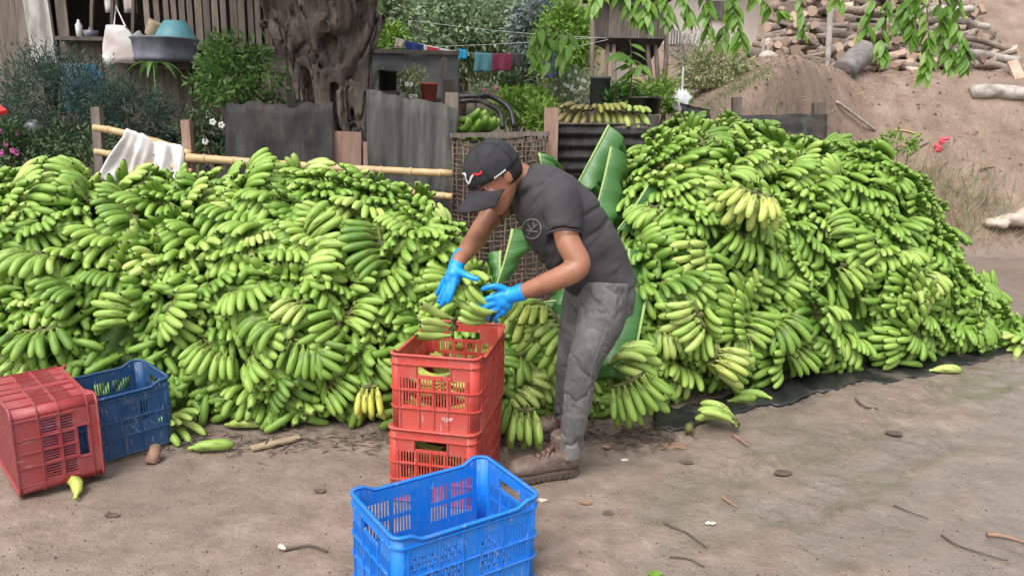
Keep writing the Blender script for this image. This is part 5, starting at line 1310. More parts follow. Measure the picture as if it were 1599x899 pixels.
for px, y, top, lab in ((700, 6.8, 125, 'short black post in the yard beside the hoses'), (694, 7.6, 90, 'thin dark post carrying the washing line')):
    a = at(px, top, y); mb = MB(); mb.box((a.x, y, (a.z+tz(a.x, y)-.05)/2), (.10 if top > 100 else .05, .08, a.z-tz(a.x, y)+.05)); o = mb.build('yard_post', DARKW); tag(o, lab, 'post')
# black hoses arching over the terrace edge
for i, (a, m_, b) in enumerate((((714, 151), (770, 152), (803, 198)), ((716, 158), (760, 162), (785, 200)))):
    P = catmull([list(at(a[0], a[1], 6.3)), list(at((a[0]+m_[0])/2+8, a[1]-1, 6.25)), list(at(*m_, 6.15)), list(at((m_[0]+b[0])/2+8, (m_[1]+b[1])/2-6, 6.05)), list(at(*b, 5.95))], 24)
    mb = MB(); mb.tube([Vector(p) for p in P], .021, 8); o = mb.build('black_hose', BLACKP, smooth=True); tag(o, ('thick black hose arching highest' if i == 0 else 'shorter black hose arching below another hose')+' above the woven gate', 'hose')
mb = MB(); mb.bar(at(712, 212, 5.62), at(852, 218, 5.6), .28, .05, (0, 0, 1)); o = mb.build('gate_shelf', DARKW); tag(o, 'dark board ledge behind the top of the woven gate', 'board')
mb = MB(); mb.bar(at(868, 196, 5.95), at(1010, 196, 5.98), .36, .04, (0, 0, 1)); o = mb.build('sheet_shelf', DARKW); tag(o, 'dark board ledge behind the sideways corrugated sheet', 'board')
hand_at(735, 206, 5.6, (.7, -.7, .2), (0, 0, 1), proto=9, tone=.1, scale=1.15, label='dark green banana hand resting on ledge above gate, top of its pair', name='dark_banana_hand')
hand_at(722, 200, 5.66, (.9, -.4, .1), (0, .5, 1), proto=6, tone=.15, scale=1.1, label='dark green banana hand against the squared post above gate', name='dark_banana_hand')
hand_at(908, 172, 5.95, (-.35, -.8, -.25), (0, .2, -1), proto=4, tone=.8, ripe=.2, brown=.8, scale=1.05, label='brownish banana hand on the ledge beside the reddish post', name='brown_banana_hand')
hand_at(950, 172, 5.95, (.25, -.8, -.3), (0, .2, -1), proto=1, tone=.8, ripe=.25, brown=.5, scale=1.05, label='half brown banana hand in the middle of the ledge', name='brown_banana_hand')
hand_at(990, 176, 5.95, (.1, -.9, -.2), (0, .2, -1), proto=10, tone=.95, scale=1.0, label='pale green banana hand at the end of the ledge', name='pale_banana_hand')
# yard plants
bush('green_shrub', 'bright green shrub spreading behind the hoses', 812, 165, 7.0, 40, 24, L_LIME, 1100, .065, k_=45, stems=5)
bush('green_shrub', 'round bright shrub growing close to the reddish post', 845, 185, 6.6, 24, 26, L_LIME, 600, .06, k_=26, stems=4)
bush('white_herb', 'tall white-flowered herb behind the bright shrubs', 895, 140, 7.4, 50, 26, L_PALE_HAZE, 1100, .05, 'plant', k_=45, stems=6, flower=(WPET, 34, .010))
bush('dark_shrub', 'dark spiky shrub under the washing line', 800, 132, 9.0, 18, 14, L_DARK, 400, .09, k_=18, stems=3, droop=.3, aspect=.2)
bush('pink_herb', 'pale pinkish herb beneath the maroon towel', 760, 145, 8.4, 24, 12, L_PALE_HAZE, 350, .05, 'plant', k_=16, stems=3, flower=(PINK, 7, .010))
bush('low_plant', 'leafy low plant left of the white bag', 1030, 150, 7.0, 34, 28, L_LIME, 800, .065, 'plant', k_=32, stems=5)
bush('low_plant', 'leafy plant between the grey bucket and sapling', 965, 158, 6.7, 24, 20, L_MID, 520, .06, 'plant', k_=22, stems=4)
bush('variegated_bush', 'rounded cream and green variegated bush by the bank', 1115, 122, 8.2, 50, 44, L_VARI, 2600, .055, k_=90, stems=8, spread=.17)
bush('grey_bush', 'wispy grey-green bush behind the variegated bush', 1078, 88, 9.2, 26, 30, L_GREY, 800, .06, k_=36, aspect=.15, stems=5, droop=.2)
pot(936, 165, 6.75, .085, .24, mottled('grey_bucket', (0.075, 0.08, 0.085), (0.13, 0.135, 0.14), 8, .6), 'grey cylindrical bucket standing in front of the granary', 'grey_bucket', 1.0); stand(936, 166, 6.75, .2, 'dark block under the grey cylindrical bucket')
pot(1005, 178, 6.3, .12, .13, BLACKP, 'wide black pot at the foot of the sapling', 'black_pot', 1.1); stand(1005, 179, 6.3, .22, 'dark block under the wide black pot')
# white plastic bag hanging open on a stake
mb = MB(); rings = []
for t in range(8):
    v = t/7; c = at(1063-2*v, 142+32*v, 6.9); w = .02+.065*math.sin(math.pi*(.08+.75*v)); rings.append([c+Vector((w*math.cos(a)*(1+.30*math.sin(a*3+t*1.1)+.15*math.sin(a*7-t)), .6*w*math.sin(a)*(1+.25*math.sin(a*5+t)), .020*math.sin(5*a+t))) for a in np.linspace(0, 2*math.pi, 21)[:-1]])
mb.loft(rings); o = mb.build('plastic_bag', WHITE, smooth=True); tag(o, 'crumpled white plastic bag tied to a thin stake', 'bag')
pole('white_stake', at(1067, 106, 6.93), at(1062, 190, 6.93), .010, WHITE, 'thin white stake holding the crumpled plastic bag', 'stake')
# ------------------------------------------------------------------ washing line
LY = 8.6
def wire(a, b, sag, label, y=LY, r=.0022):
    P = [at(a[0]+(b[0]-a[0])*t, a[1]+(b[1]-a[1])*t+sag*math.sin(math.pi*t), y) for t in np.linspace(0, 1, 20)]; mb = MB(); mb.tube(P, r, 5); o = mb.build('line_wire', WHITE); tag(o, label, 'wire')
wire((612, 58), (950, 62), 26, 'washing line wire carrying the clothes')
wire((640, 32), (948, 60), 4, 'thin wire stretched above the washing line', 9.2)
wire((600, 75), (940, 58), 3, 'thin wire crossing behind the washing line', 9.6)
def garment(px0, px1, top, bot, mat, label, cat='cloth', seed=0, y=LY, sleeve=False):
    n, m_ = 14, 10; mb = MB(); rr = random.Random(seed)
    for j in range(m_+1):
        for i in range(n+1):
            u, v = i/n, j/m_; p = at(px0+(px1-px0)*u+1.2*math.sin(v*4+seed)*v, (top(px0+(px1-px0)*u) if callable(top) else top)+(bot-(top(px0+(px1-px0)*u) if callable(top) else top))*v*(1+.04*math.sin(u*9+seed)), y-.012)
            mb.v.append(tuple(p+V(0, -.02*math.sin(u*11+seed)*v-.01*v, 0)))
    mb.f = [(j*(n+1)+i, j*(n+1)+i+1, (j+1)*(n+1)+i+1, (j+1)*(n+1)+i) for j in range(m_) for i in range(n)]
    o = mb.build('hanging_garment', mat, smooth=True); o.modifiers.new('t', 'SOLIDIFY').thickness = .012; tag(o, label, cat, 'clothes on the washing line'); return o
lt_ = lambda px: 58+4*(px-612)/338+26*math.sin(math.pi*(px-612)/338)
cl = lambda n, a, b: mottled(n, a, b, 20, .9, .3, .003)
garment(618, 632, lt_, 74, cl('beige_cloth', (.5, .42, .36), (.42, .34, .3)), 'small beige cloth at the start of the washing line', seed=1)
garment(634, 661, lt_, 83, cl('navy_cloth', (.015, .03, .14), (.02, .04, .18)), 'navy blue cloth hanging on the washing line', seed=2)
garment(662, 686, lt_, 86, cl('white_linen', (.7, .7, .7), (.62, .62, .62)), 'white cloth beside the navy cloth on the line', seed=3)
garment(667, 685, lambda p: lt_(p)+1, 86, cl('red_cloth', (.55, .02, .05), (.45, .02, .04)), 'small red cloth pegged over white cloth', seed=4, y=LY-.04)
garment(687, 718, lt_, 88, cl('striped_linen', (.66, .66, .64), (.5, .5, .5)), 'long pale cloth between red cloth and cyan cap', seed=5)
garment(717, 728, lambda p: lt_(p)-4, 92, cl('cyan_cloth', (.03, .38, .62), (.02, .3, .55)), 'small cyan cloth on the washing line', seed=6, y=LY-.05)
garment(741, 769, lambda p: lt_(p)-2, 112, cl('teal_towel', (.07, .20, .24), (.1, .25, .29)), 'faded teal towel hanging on the washing line', seed=7)
garment(769, 799, lambda p: lt_(p)-2, 111, cl('maroon_towel', (.16, .02, .05), (.2, .03, .07)), 'maroon towel hanging beside the teal towel', seed=8)
garment(800, 818, lambda p: lt_(p)-1, 104, cl('dark_cloth', (.03, .03, .035), (.05, .05, .055)), 'dark cloth next to the maroon towel', seed=9)
garment(846, 874, lambda p: lt_(p)+2, 122, cl('denim_cloth', (.03, .05, .10), (.06, .08, .14)), 'dark blue denim hanging half behind the drooping leaves', seed=10)
# ------------------------------------------------------------------ raised granary and concrete house
gr = empty('granary', (at(985, 130, 9.4).x, 9.6, tz(at(985, 130, 9.4).x, 9.6))); go = Matrix.Translation(-gr.location)
GY_ = 9.4; gp_ = lambda px, py, dy=0: at(px, py, GY_+dy)
x0, x1 = gp_(938, 40).x, gp_(1040, 40).x; zt_, zb_ = gp_(985, -10).z, gp_(985, 60).z
rr = random.Random(3); x = x0
while x < x1-.02:
    w = rr.uniform(.09, .14); mb = MB(); mb.box((x+w/2, GY_, (zt_+zb_)/2), (w-.006, .02, zt_-zb_)); mobj('plank', mb.mesh('plank'), DARKW, gr, go); x += w
for xx in (x0, x): mb = MB(); mb.box((xx, GY_+.42, (zt_+zb_)/2), (.02, .8, zt_-zb_)); mobj('side_boards', mb.mesh('side_boards'), DARKW, gr, go)
mb = MB(); mb.box(((x0+x)/2, GY_+.4, zt_+.02), (x-x0+.3, 1.1, .04)); mobj('roof', mb.mesh('roof'), SHEET, gr, go)
ap = gp_(1003, 104, .4); mb = MB(); c4 = [Vector((x0, GY_, zb_)), Vector((x, GY_, zb_)), Vector((x, GY_+.82, zb_)), Vector((x0, GY_+.82, zb_))]; a4 = [ap+V(-.05, -.05, 0), ap+V(.05, -.05, 0), ap+V(.05, .05, 0), ap+V(-.05, .05, 0)]
mb.add(c4+a4, [(0, 1, 2, 3), (0, 4, 5, 1), (1, 5, 6, 2), (2, 6, 7, 3), (3, 7, 4, 0), (7, 6, 5, 4)]); mobj('hopper', mb.mesh('hopper'), SHEET, gr, go)
for a, b in (((926, 20), (922, 155)), ((950, 62), (936, 150)), ((958, 62), (962, 150)), ((1022, 55), (1030, 152)), ((1042, 30), (1036, 152)), ((1010, 62), (1020, 152))):
    A, B = gp_(*a, .1), gp_(*b, .1); B = Vector((B.x, B.y, tz(B.x, B.y)-.05)); mb = MB(); mb.tube([A, A.lerp(B, .5)+V(.01, 0, 0), B], .028, 7); mobj('leg', mb.mesh('leg', True), WOOD, gr, go)
tag(gr, 'wooden granary on splayed legs with dark hopper below', 'granary')
ch = empty('concrete_house', (at(1050, 130, 13).x, 13.6, tz(at(1050, 130, 13).x, 13))); co_ = Matrix.Translation(-ch.location)
PLAST = mottled('pale_plaster', (0.50, 0.44, 0.40), (0.62, 0.56, 0.52), 3, .9, .2, .004, c3=(0.42, 0.33, 0.27))
xa, xb = at(985, 80, 13).x, at(1180, 80, 13).x; zt2 = at(1050, -60, 13).z; zg = tz(xa, 13)-.2
mb = MB(); mb.box(((xa+xb)/2, 14.0, (zt2+zg)/2), (xb-xa, 2.0, zt2-zg)); mobj('wall', mb.mesh('wall'), PLAST, ch, co_)
mb = MB(); mb.box(((xa+xb)/2, 12.985, zg+.45), (xb-xa+.04, .03, .9)); mobj('plinth', mb.mesh('plinth'), mottled('brown_plinth', (0.30, 0.20, 0.15), (0.42, 0.31, 0.25), 4, .9), ch, co_)
for (a, b) in (((1108, 2), (1135, 30)), ((1046, 48), (1062, 70))):
    A, B = at(*a, 12.98), at(*b, 12.98); mb = MB(); mb.box(((A.x+B.x)/2, 12.97, (A.z+B.z)/2), (abs(B.x-A.x), .05, abs(A.z-B.z))); w_o = mobj('window', mb.mesh('window'), DARKW if a[0] > 1100 else PLAST, ch, co_)
    for q in range(4): m2 = MB(); m2.bar(Vector((A.x+(B.x-A.x)*(q+.5)/4, 12.94, A.z)), Vector((A.x+(B.x-A.x)*(q+.5)/4, 12.94, B.z)), .02, .02, (0, 1, 0)); mobj('grille_bar', m2.mesh('grille_bar'), METAL, w_o)
mb = MB(); mb.box(((xa+xb)/2, 13.9, zt2+.06), (xb-xa+.8, 2.8, .1)); mobj('roof', mb.mesh('roof'), SHEET, ch, co_)
tag(ch, 'pale plastered concrete house behind the granary', 'house')
# ------------------------------------------------------------------ trees behind the yard
def tree(name, label, px, py, y, rpx, rpy, mat, n, size, k_, trunk_r=.12, droop=-.2, group='trees behind the yard', aspect=.42, tx_=None):
    c = at(px, py, y); s = y/FPX; r = (rpx*s, rpx*s*.8, rpy*s); bx_ = at(tx_ or px, 100, y).x; z0 = tz(bx_, y)
    e = empty(name, (bx_, y, z0)); off = Matrix.Translation(-e.location)
    C, U, cc = clumps(c, r, k_, n//k_, .17*max(r), droop, .35); C[:, 2] = np.maximum(C[:, 2], z0+.1)
    mobj('crown', leaf_cloud('crown', C, U, size, aspect), mat, e, off)
    b = Vector((bx_, y, z0-.2)); top = Vector((c.x, y, c.z)); mb = MB(); mb.tube([b, b.lerp(top, .4)+V(.1, 0, 0), b.lerp(top, .75), top], [trunk_r, trunk_r*.8, trunk_r*.6, trunk_r*.3], 9); mobj('trunk', mb.mesh('trunk', True), BARK, e, off)
    for i in range(7):
        q = Vector(cc[(i*7) % len(cc)]); m0 = b.lerp(top, random.uniform(.45, .85)); mb = MB(); mb.tube([m0, m0.lerp(q, .5)+V(0, 0, .1), q], [trunk_r*.4, trunk_r*.25, trunk_r*.08], 6); mobj('limb', mb.mesh('limb', True), BARK, e, off)
    tag(e, label, 'tree', group); return e
tree('pale_tree', 'broad tree with haze-paled grey-green leaves standing above the washing line', 715, 40, 14.5, 98, 72, L_PALE_HAZE, 11000, .12, 150, .13)
tree('hazed_tree', 'haze-paled green tree standing behind the pale broad tree', 800, 10, 18, 90, 95, L_PALE_HAZE, 9000, .15, 130, .15)  # pale from haze mixed into the leaf colour
tree('lime_tree', 'bright lime feathery tree beside the granary', 882, 66, 11.5, 42, 58, L_LIME, 6500, .085, 120, .06, aspect=.3)
tree('grey_tree', 'slender grey-barked tree next to the fig trunk', 612, 20, 12.5, 34, 66, L_PALE_HAZE, 2200, .11, 50, .11)
tree('bluish_tree', 'bluish green bushy tree behind the lime tree', 845, 45, 13.2, 42, 50, L_GREY, 4500, .11, 80, .08)
tree('low_tree', 'low light green bush-like tree at the fig trunk', 608, 72, 11.0, 32, 30, L_LIME, 1100, .11, 34, .05)
# wooded hillside behind, one mass
C = []; U = []
for i in range(240):
    x = random.uniform(-26, 6); y = random.uniform(19, 34); z = tz(x, y); h = random.uniform(2.5, 6.5); q = RNG.normal(size=(150, 3))*np.array([1.3, 1.0, h*.30])+np.array([x, y, z+h*.6]); C.append(q); U.append(RNG.normal(size=(150, 3))+np.array([0, -.3, .1]))
o = mobj('hillside_wood', leaf_cloud('hillside_wood', np.concatenate(C), np.concatenate(U), .30), L_PALE_HAZE); tag(o, 'dense green wood covering the far hillside', 'wood', kind='stuff')  # far wood takes the leaf colour lightened for haze
# drooping bright leaves in front of the washing line and the sapling
def lance(L=.13, W=.042):
    mb = MB(); n = 7
    for i in range(n):
        t = i/(n-1); w = W*math.sin(math.pi*min(1, t**.85))**.85*.5+.0006; z = -.02*t*t-.004; mb.v += [(w, L*t, z+.22*w), (0, L*t, z), (-w, L*t, z+.22*w)]
    mb.f = [f_ for q in range(n-1) for f_ in ((q*3, q*3+1, q*3+4, q*3+3), (q*3+1, q*3+2, q*3+5, q*3+4))]
    m = mb.mesh('leaf', True); m.materials.append(L_HANG); return m
LANCE = [lance(.12, .042), lance(.14, .046), lance(.105, .036)]
class Budget: n = 0; extra = None
def leafy_twig(parent, pts, n, off, r=.004, leaf=1.0, up=False, matw=None, budget=999, overflow=None):
    """a twig with alternate drooping leaves, pts in world space"""
    P = catmull(pts, 24); mb = MB(); mb.tube([Vector(p) for p in P], [r*(1-.7*i/23) for i in range(24)], 5); mobj('twig', mb.mesh('twig', True), matw or BARK, parent, off)
    for i in range(n):
        t = random.uniform(.12, 1.0); k0 = min(22, int(t*23)); p = Vector(P[k0]); d = Vector(P[k0+1])-p; a = random.uniform(0, 6.28)
        u = Vector((math.cos(a), math.sin(a)*.9, -.75 if not up else .15))+d.normalized()*.5; s = leaf*random.uniform(.75, 1.2)
        M = frame(u, Vector((random.uniform(-.4, .4), -.5, 1)), p) @ Matrix.Scale(s, 4)
        Budget.n += 1; lm_ = LANCE[random.randrange(3)]
        if Budget.extra is not None and Budget.n > 296:
            Budget.extra.add([M @ v.co for v in lm_.vertices], [tuple(p_.vertices) for p_ in lm_.polygons]); continue
        o = bpy.data.objects.new('leaf', lm_); o.parent = parent; o.matrix_basis = off @ M; link(o)
    return P
sp = empty('sapling', (at(985, 188, 6.5).x, 6.5, tz(at(985, 188, 6.5).x, 6.5))); so_ = Matrix.Translation(-sp.location)
leafy_twig(sp, [list(V(sp.location.x, 6.5, sp.location.z)), list(at(984, 160, 6.5)), list(at(987, 110, 6.5)), list(at(984, 62, 6.5))], 34, so_, .008, 1.15)
leafy_twig(sp, [list(at(985, 110, 6.5)), list(at(975, 85, 6.45)), list(at(965, 80, 6.4))], 12, so_, .005, 1.1); leafy_twig(sp, [list(at(986, 120, 6.5)), list(at(998, 100, 6.45)), list(at(1006, 104, 6.4))], 12, so_, .005, 1.1)
tag(sp, 'slender green sapling rising in front of the granary', 'sapling')
# ------------------------------------------------------------------ overhanging tree: trunk outside, twigs and leaves dipping into view
ot = empty('overhanging_tree', (6.4, 6.6, tz(6.4, 6.6))); oo = Matrix.Translation(-ot.location)
mb = MB(); P = catmull([(6.4, 6.6, tz(6.4, 6.6)-.2), (6.3, 6.5, 1.6), (6.0, 6.2, 3.2), (5.6, 5.9, 4.2)], 16); mb.tube([Vector(p) for p in P], [.16*(1-.4*i/16) for i in range(16)], 10); mobj('trunk', mb.mesh('trunk', True), BARK, ot, oo)
limb_pts = [(6.0, 6.2, 3.2), (4.4, 5.4, 3.6), (2.6, 5.0, 3.25), (1.2, 4.9, 2.95), (.4, 5.0, 2.8)]
P = catmull(limb_pts, 30); mb = MB(); mb.tube([Vector(p) for p in P], [.09*(1-.75*i/30) for i in range(30)], 9); mobj('limb', mb.mesh('limb', True), BARK, ot, oo); LP_ = P
def from_limb(px):      # point of the limb above a picture column
    best = min(range(30), key=lambda i: abs((799.5+(Vector(LP_[i])-CAMPOS).dot(_R)/(Vector(LP_[i])-CAMPOS).dot(_F)*FPX)-px)); return list(LP_[best])
TW = [((915, -60), (935, -15), (928, 15), 4.9, 16), ((950, -60), (975, -10), (1000, 22), 4.95, 20), ((1000, -60), (1010, 0), (1012, 40), 4.9, 16), ((1040, -60), (1040, 0), (1050, 50), 5.0, 20),
      ((1060, -60), (1070, 0), (1080, 30), 4.8, 14), ((1090, -70), (1105, 15), (1110, 60), 5.0, 22), ((1130, -70), (1150, 20), (1160, 70), 4.9, 26), ((1140, -70), (1135, 20), (1130, 65), 5.1, 18), ((1170, -70), (1190, 0), (1235, 20), 4.9, 16),
      ((1245, -70), (1252, 20), (1255, 62), 5.1, 9), ((1320, -70), (1310, -15), (1305, 8), 5.0, 8), ((1380, -70), (1360, 20), (1352, 55), 5.0, 14), ((1400, -70), (1378, 40), (1380, 90), 4.9, 14), ((1430, -70), (1425, 20), (1428, 60), 4.9, 18),
      ((1440, -70), (1450, 50), (1448, 120), 4.8, 26), ((1450, -70), (1480, 50), (1490, 110), 4.9, 26), ((1460, -70), (1500, 50), (1518, 105), 4.85, 22), ((1470, -70), (1490, -15), (1500, 15), 4.9, 10), ((1420, -70), (1415, 10), (1405, 40), 5.0, 12)]
Budget.n = 0; Budget.extra = MB(); random.shuffle(TW)
for a, b, c, y, n in TW:
    A = from_limb(a[0]); leafy_twig(ot, [A, list(at(*a, y)) if at(*a, y).z < A[2] else A, list(at(*b, y)), list(at(*c, y))][0 if A[2] > at(*a, y).z+.05 else 1:], int(n*2.5), oo, .006, .88)
tag(mobj('more_leaves', Budget.extra.mesh('more_leaves', True), L_HANG, ot, oo), kind='stuff'); Budget.extra = None
tag(ot, 'tree whose leafy twigs hang down over the bank and granary', 'tree')
dt = empty('drooping_tree', (at(865, 160, 7.2).x, 7.2, tz(at(865, 160, 7.2).x, 7.2))); do_ = Matrix.Translation(-dt.location)
b = Vector(dt.location); leafy_twig(dt, [list(b), list(at(872, 110, 7.2)), list(at(868, 60, 7.2)), list(at(860, 40, 7.1))], 6, do_, .02, 1.2)
for a, c, n in (((868, 60), (826, 85), 16), ((868, 62), (840, 98), 14), ((869, 66), (882, 98), 14), ((866, 50), (895, 70), 10), ((868, 66), (858, 100), 12), ((864, 44), (830, 62), 10)):
    leafy_twig(dt, [list(at(*a, 7.2)), list(at((a[0]+c[0])/2, min(a[1], c[1])-2, 7.1)), list(at(*c, 7.0))], n, do_, .006, 1.3)
tag(dt, 'small tree with bright drooping leaves before the washing line', 'tree')
# ------------------------------------------------------------------ firewood stacked on the bank
def bank_hit(px, py):
    d = ray(px, py); t = 3.0
    while t < 30:
        p = CAMPOS+d*t
        if p.z < tz(p.x, p.y): return p
        t += .02
    return CAMPOS+d*12
def log_mesh(seed, split):
    rr = random.Random(seed); n = 9; L = 1.0; mb = MB(); rings = []
    sec = [2*math.pi*j/n for j in range(n)]
    if split: shape = [(math.cos(a)*(1 if math.sin(a) > -.25 else .9), math.sin(a) if math.sin(a) > -.25 else -.25+.08*rr.uniform(-1, 1)) for a in sec]
    else: shape = [(math.cos(a)*rr.uniform(.88, 1.08), math.sin(a)*rr.uniform(.88, 1.08)) for a in sec]
    bx_, bz_ = rr.uniform(-.25, .25), rr.uniform(-.25, .25)
    for i in range(6):
        t = i/5-.5; s = 1+rr.uniform(-.07, .07); rings.append([(x*s+bx_*(t*t*2), t*L, z*s+bz_*t*t*2) for x, z in shape])
    mb.loft(rings); m = mb.mesh('firewood_log'); m.materials.append(LOGB); m.materials.append(CORE_W)
    for p in m.polygons:
        if abs(p.normal.y) > .8: p.material_index = 1
        elif split and p.normal.z < -.75: p.material_index = 1
        p.use_smooth = p.material_index == 0
    return m
LOGS = [log_mesh(i, i % 2 == 0) for i in range(9)]
rr = random.Random(21); cnt = 0; FY = 10.6
def log_top(px): return np.interp(px, [1180, 1215, 1260, 1330, 1420, 1480, 1530, 1565], [92, 40, -30, -70, -60, -25, 25, 75])
def log_bot(px): return np.interp(px, [1180, 1240, 1330, 1420, 1500, 1565], [98, 106, 108, 108, 100, 105])
row = 0; py = 104.0
while py > -60:
    px = 1182+rr.uniform(0, 10)
    while px < 1572:
        if log_top(px)-4 < py < log_bot(px)+3:
            yy = FY+(104-py)*.009+rr.uniform(-.06, .06); c = at(px, py+rr.uniform(-4, 4), yy); r_ = rr.choice([.04, .05, .06, .07, .085]); L = rr.uniform(.35, .6)
            yaw = rr.gauss(0, .6) if rr.random() < .6 else rr.choice([-1, 1])*rr.uniform(.9, 1.5)
            d = Vector((math.sin(yaw), math.cos(yaw), rr.uniform(-.35, .35)))
            M = frame(d, Vector((rr.uniform(-1, 1), 0, rr.uniform(-1, 1))), c+V(0, .12, 0)) @ Matrix.Diagonal((r_, L, r_, 1))
            o = bpy.data.objects.new('firewood_log', LOGS[rr.randrange(9)]); o.matrix_basis = M; link(o); cnt += 1
            ix_ = [i_ for i_, m_ in enumerate(LOGS) if m_ == o.data][0]
            tag(o, ('split' if ix_ % 2 == 0 else 'round')+(' thick' if r_ > .065 else ' thin' if r_ < .055 else '')+' firewood log '+('lying sideways' if abs(yaw) > .8 else 'with its cut end facing out')+' in the '+('lower' if py > 55 else 'upper')+' pile', 'log', 'firewood logs in the pile on the bank')
            px += r_*2*FPX/yy*.97*(1.0 if abs(yaw) < .9 else 2.0)
        else: px += 9
    py -= 10.2
print('LOGS', cnt)
mb = MB(); mb.loft([[at(px_, max(log_top(px_)+10, -50), FY+2.0+.1*q), at(px_, 104, FY+.45), at(px_, 112, FY+2.6)] for q, px_ in enumerate((1195, 1260, 1330, 1420, 1490, 1550))]); o = mb.build('firewood_filling', LOGB); tag(o, 'shaded inner wood of the firewood pile', 'firewood', kind='stuff')
def big_log(name, a, b, r, y, mat, label, y2=None):
    A, B = at(*a, y), at(*b, y2 or y); mb = MB(); n = 16; pts = [A.lerp(B, t)+Vector((0, 0, .02*math.sin(t*5))) for t in np.linspace(0, 1, n)]
    mb.tube(pts, [r*(1+.02*math.sin(i*1.1)) for i in range(n)], 12, lump=.05); o = mb.build(name, mat, smooth=True); tag(o, label, 'log'); return o
BIRCH = mottled('pale_bark', (0.30, 0.265, 0.235), (0.52, 0.475, 0.43), 9, .9, .7, .012, c3=(0.17, 0.135, 0.11))
GREYW = mottled('grey_stump', (0.13, 0.12, 0.115), (0.27, 0.25, 0.24), 8, .95, .8, .015, stretch=(1, 5, 1))
big_log('fallen_log', (1516, 144), (1640, 150), .09, bank_hit(1516, 152).y, BIRCH, 'long pale-barked log lying on the bank top', bank_hit(1598, 158).y)
big_log('grey_stump', (1318, 112), (1352, 78), .15, 10.0, GREYW, 'thick grey weathered stump leaning on the firewood pile', 10.3)
for i, (a, b, r) in enumerate((((1500, 60), (1580, 75), .04), ((1490, 82), (1590, 92), .05), ((1520, 100), (1590, 108), .055), ((1470, 30), (1545, 40), .04), ((1545, 118), (1599, 112), .045), ((1440, 20), (1520, 12), .045))):
    big_log('long_branch_log', a, b, r, 10.75-.07*i, BIRCH if i % 2 else LOGB, 'long thin '+('pale' if i % 2 else 'brown')+' branch log lying across the end of the pile')['group'] = 'long branch logs at the end of the pile'
mb = MB(); _y = bank_hit(1590, 124).y; mb.bar(at(1580, 96, _y+.12), at(1592, 124, _y), .13, .05, (0, 1, 0)); o = mb.build('sawn_board', CORE_W); tag(o, 'orange sawn board end beside the long logs', 'board')
for a, b, lab in (((1297, 14), (1292, 106), 'pale upright stake propping the firewood pile beside the grey stump'), ((1192, 60), (1190, 112), 'thin pale stake at the pile edge near the variegated bush')):
    pole('prop_stake', at(*a, 10.1), at(*b, 10.1), .04 if a[0] > 1200 else .022, BIRCH, lab, 'stake')
mb = MB(); blob(mb, at(1200, 92, 9.9), (.12, .10, .10), 12); me_ = remesh(mb, .015, 1); P_ = co(me_); setco(me_, P_+vnormals(me_)*(.03*fbm(P_[:, 0]*9, P_[:, 1]*9, P_[:, 2]*9, 5, 3))[:, None]); o = mobj('white_sack', me_, mottled('old_sackcloth', (0.36, 0.30, 0.26), (0.5, 0.44, 0.40), 9, .9, .5, .01)); tag(o, 'lumpy pale sack at the foot of the firewood', 'sack')
# ------------------------------------------------------------------ bank litter
A, B = bank_hit(1306, 166), bank_hit(1366, 207); pole('white_stick', A+V(0, 0, .05), B+V(0, 0, .03), .018, BIRCH, 'white straight stick lying down the clay bank', 'stick')
for i, (a, b, lab) in enumerate((((1395, 206), (1435, 214), 'thin straw-coloured stick below the white stick'), ((1420, 245), (1450, 225), 'short dark stick near the pink plastic scrap'), ((1465, 270), (1480, 255), 'small bent twig on the bank face'), ((1530, 270), (1552, 264), 'short brown stick resting on the open bank'), ((1545, 110), (1590, 118), 'pale stick on the path below the logs'))):
    A, B = bank_hit(*a), bank_hit(*b); pole('bank_stick', A+V(0, 0, .02), B+V(0, 0, .02), .009, BARK if i in (1, 2, 3) else BAMBOO, lab, 'stick', bend=-.02)
p = bank_hit(1460, 236); mb = MB()
for q in range(9): blob(mb, p+Vector((.02*q*.5+random.uniform(-.03, .03), random.uniform(-.03, .0), .02*q)), (.035, .02, .025), 9)
me_ = remesh(mb, .008, 1); P_ = co(me_); setco(me_, P_+vnormals(me_)*(.022*fbm(P_[:, 0]*30, P_[:, 1]*30, P_[:, 2]*30, 5, 2))[:, None]); o = mobj('plastic_scrap', me_, mottled('pink_red_plastic', (0.70, 0.10, 0.14), (0.6, 0.06, 0.1), 20, .5)); tag(o, 'crumpled pink-red plastic scrap on the clay bank', 'litter')
p = bank_hit(1582, 352); mb = MB()
for q in range(8): blob(mb, p+Vector((-.22+.11*q, .05*math.sin(q*2), .03+.02*q)), (.15, .17, .05+.014*q), 10)
me_ = remesh(mb, .02, 2); P_ = co(me_); setco(me_, P_+vnormals(me_)*(.04*fbm(P_[:, 0]*9, P_[:, 1]*9, P_[:, 2]*9, 5, 3))[:, None]); o = mobj('dirty_sack', me_, mottled('dirty_sackcloth', (0.38, 0.31, 0.26), (0.54, 0.46, 0.40), 8, .85, .5, .01)); tag(o, 'crumpled dirty white sack at the foot of the bank', 'sack')
L_STRAW = leafmat('dry_grass', (0.26, 0.23, 0.13), (0.38, 0.34, 0.20), (0.28, 0.33, 0.15), 8)
def tuft(px, py, n, h, mat, label, spread=.25, dry=False):
    p = bank_hit(px, py); C = []; U = []
    for i in range(n):
        x = p.x+random.gauss(0, spread); y = p.y+random.gauss(0, spread*.6); C.append((x, y, tz(x, y)-.01)); U.append((random.gauss(0, .5), random.gauss(0, .4)-.1, 1))
    m = leaf_cloud('grass', C, U, h, .035, .2); o = mobj('grass_tuft', m, mat); tag(o, label, 'grass', kind='stuff')
tuft(1500, 335, 420, .22, L_STRAW, 'tangled dry grass at the foot of the bank', .32)
tuft(1530, 318, 160, .2, L_PALE_HAZE, 'green grass among the dry grass', .3)
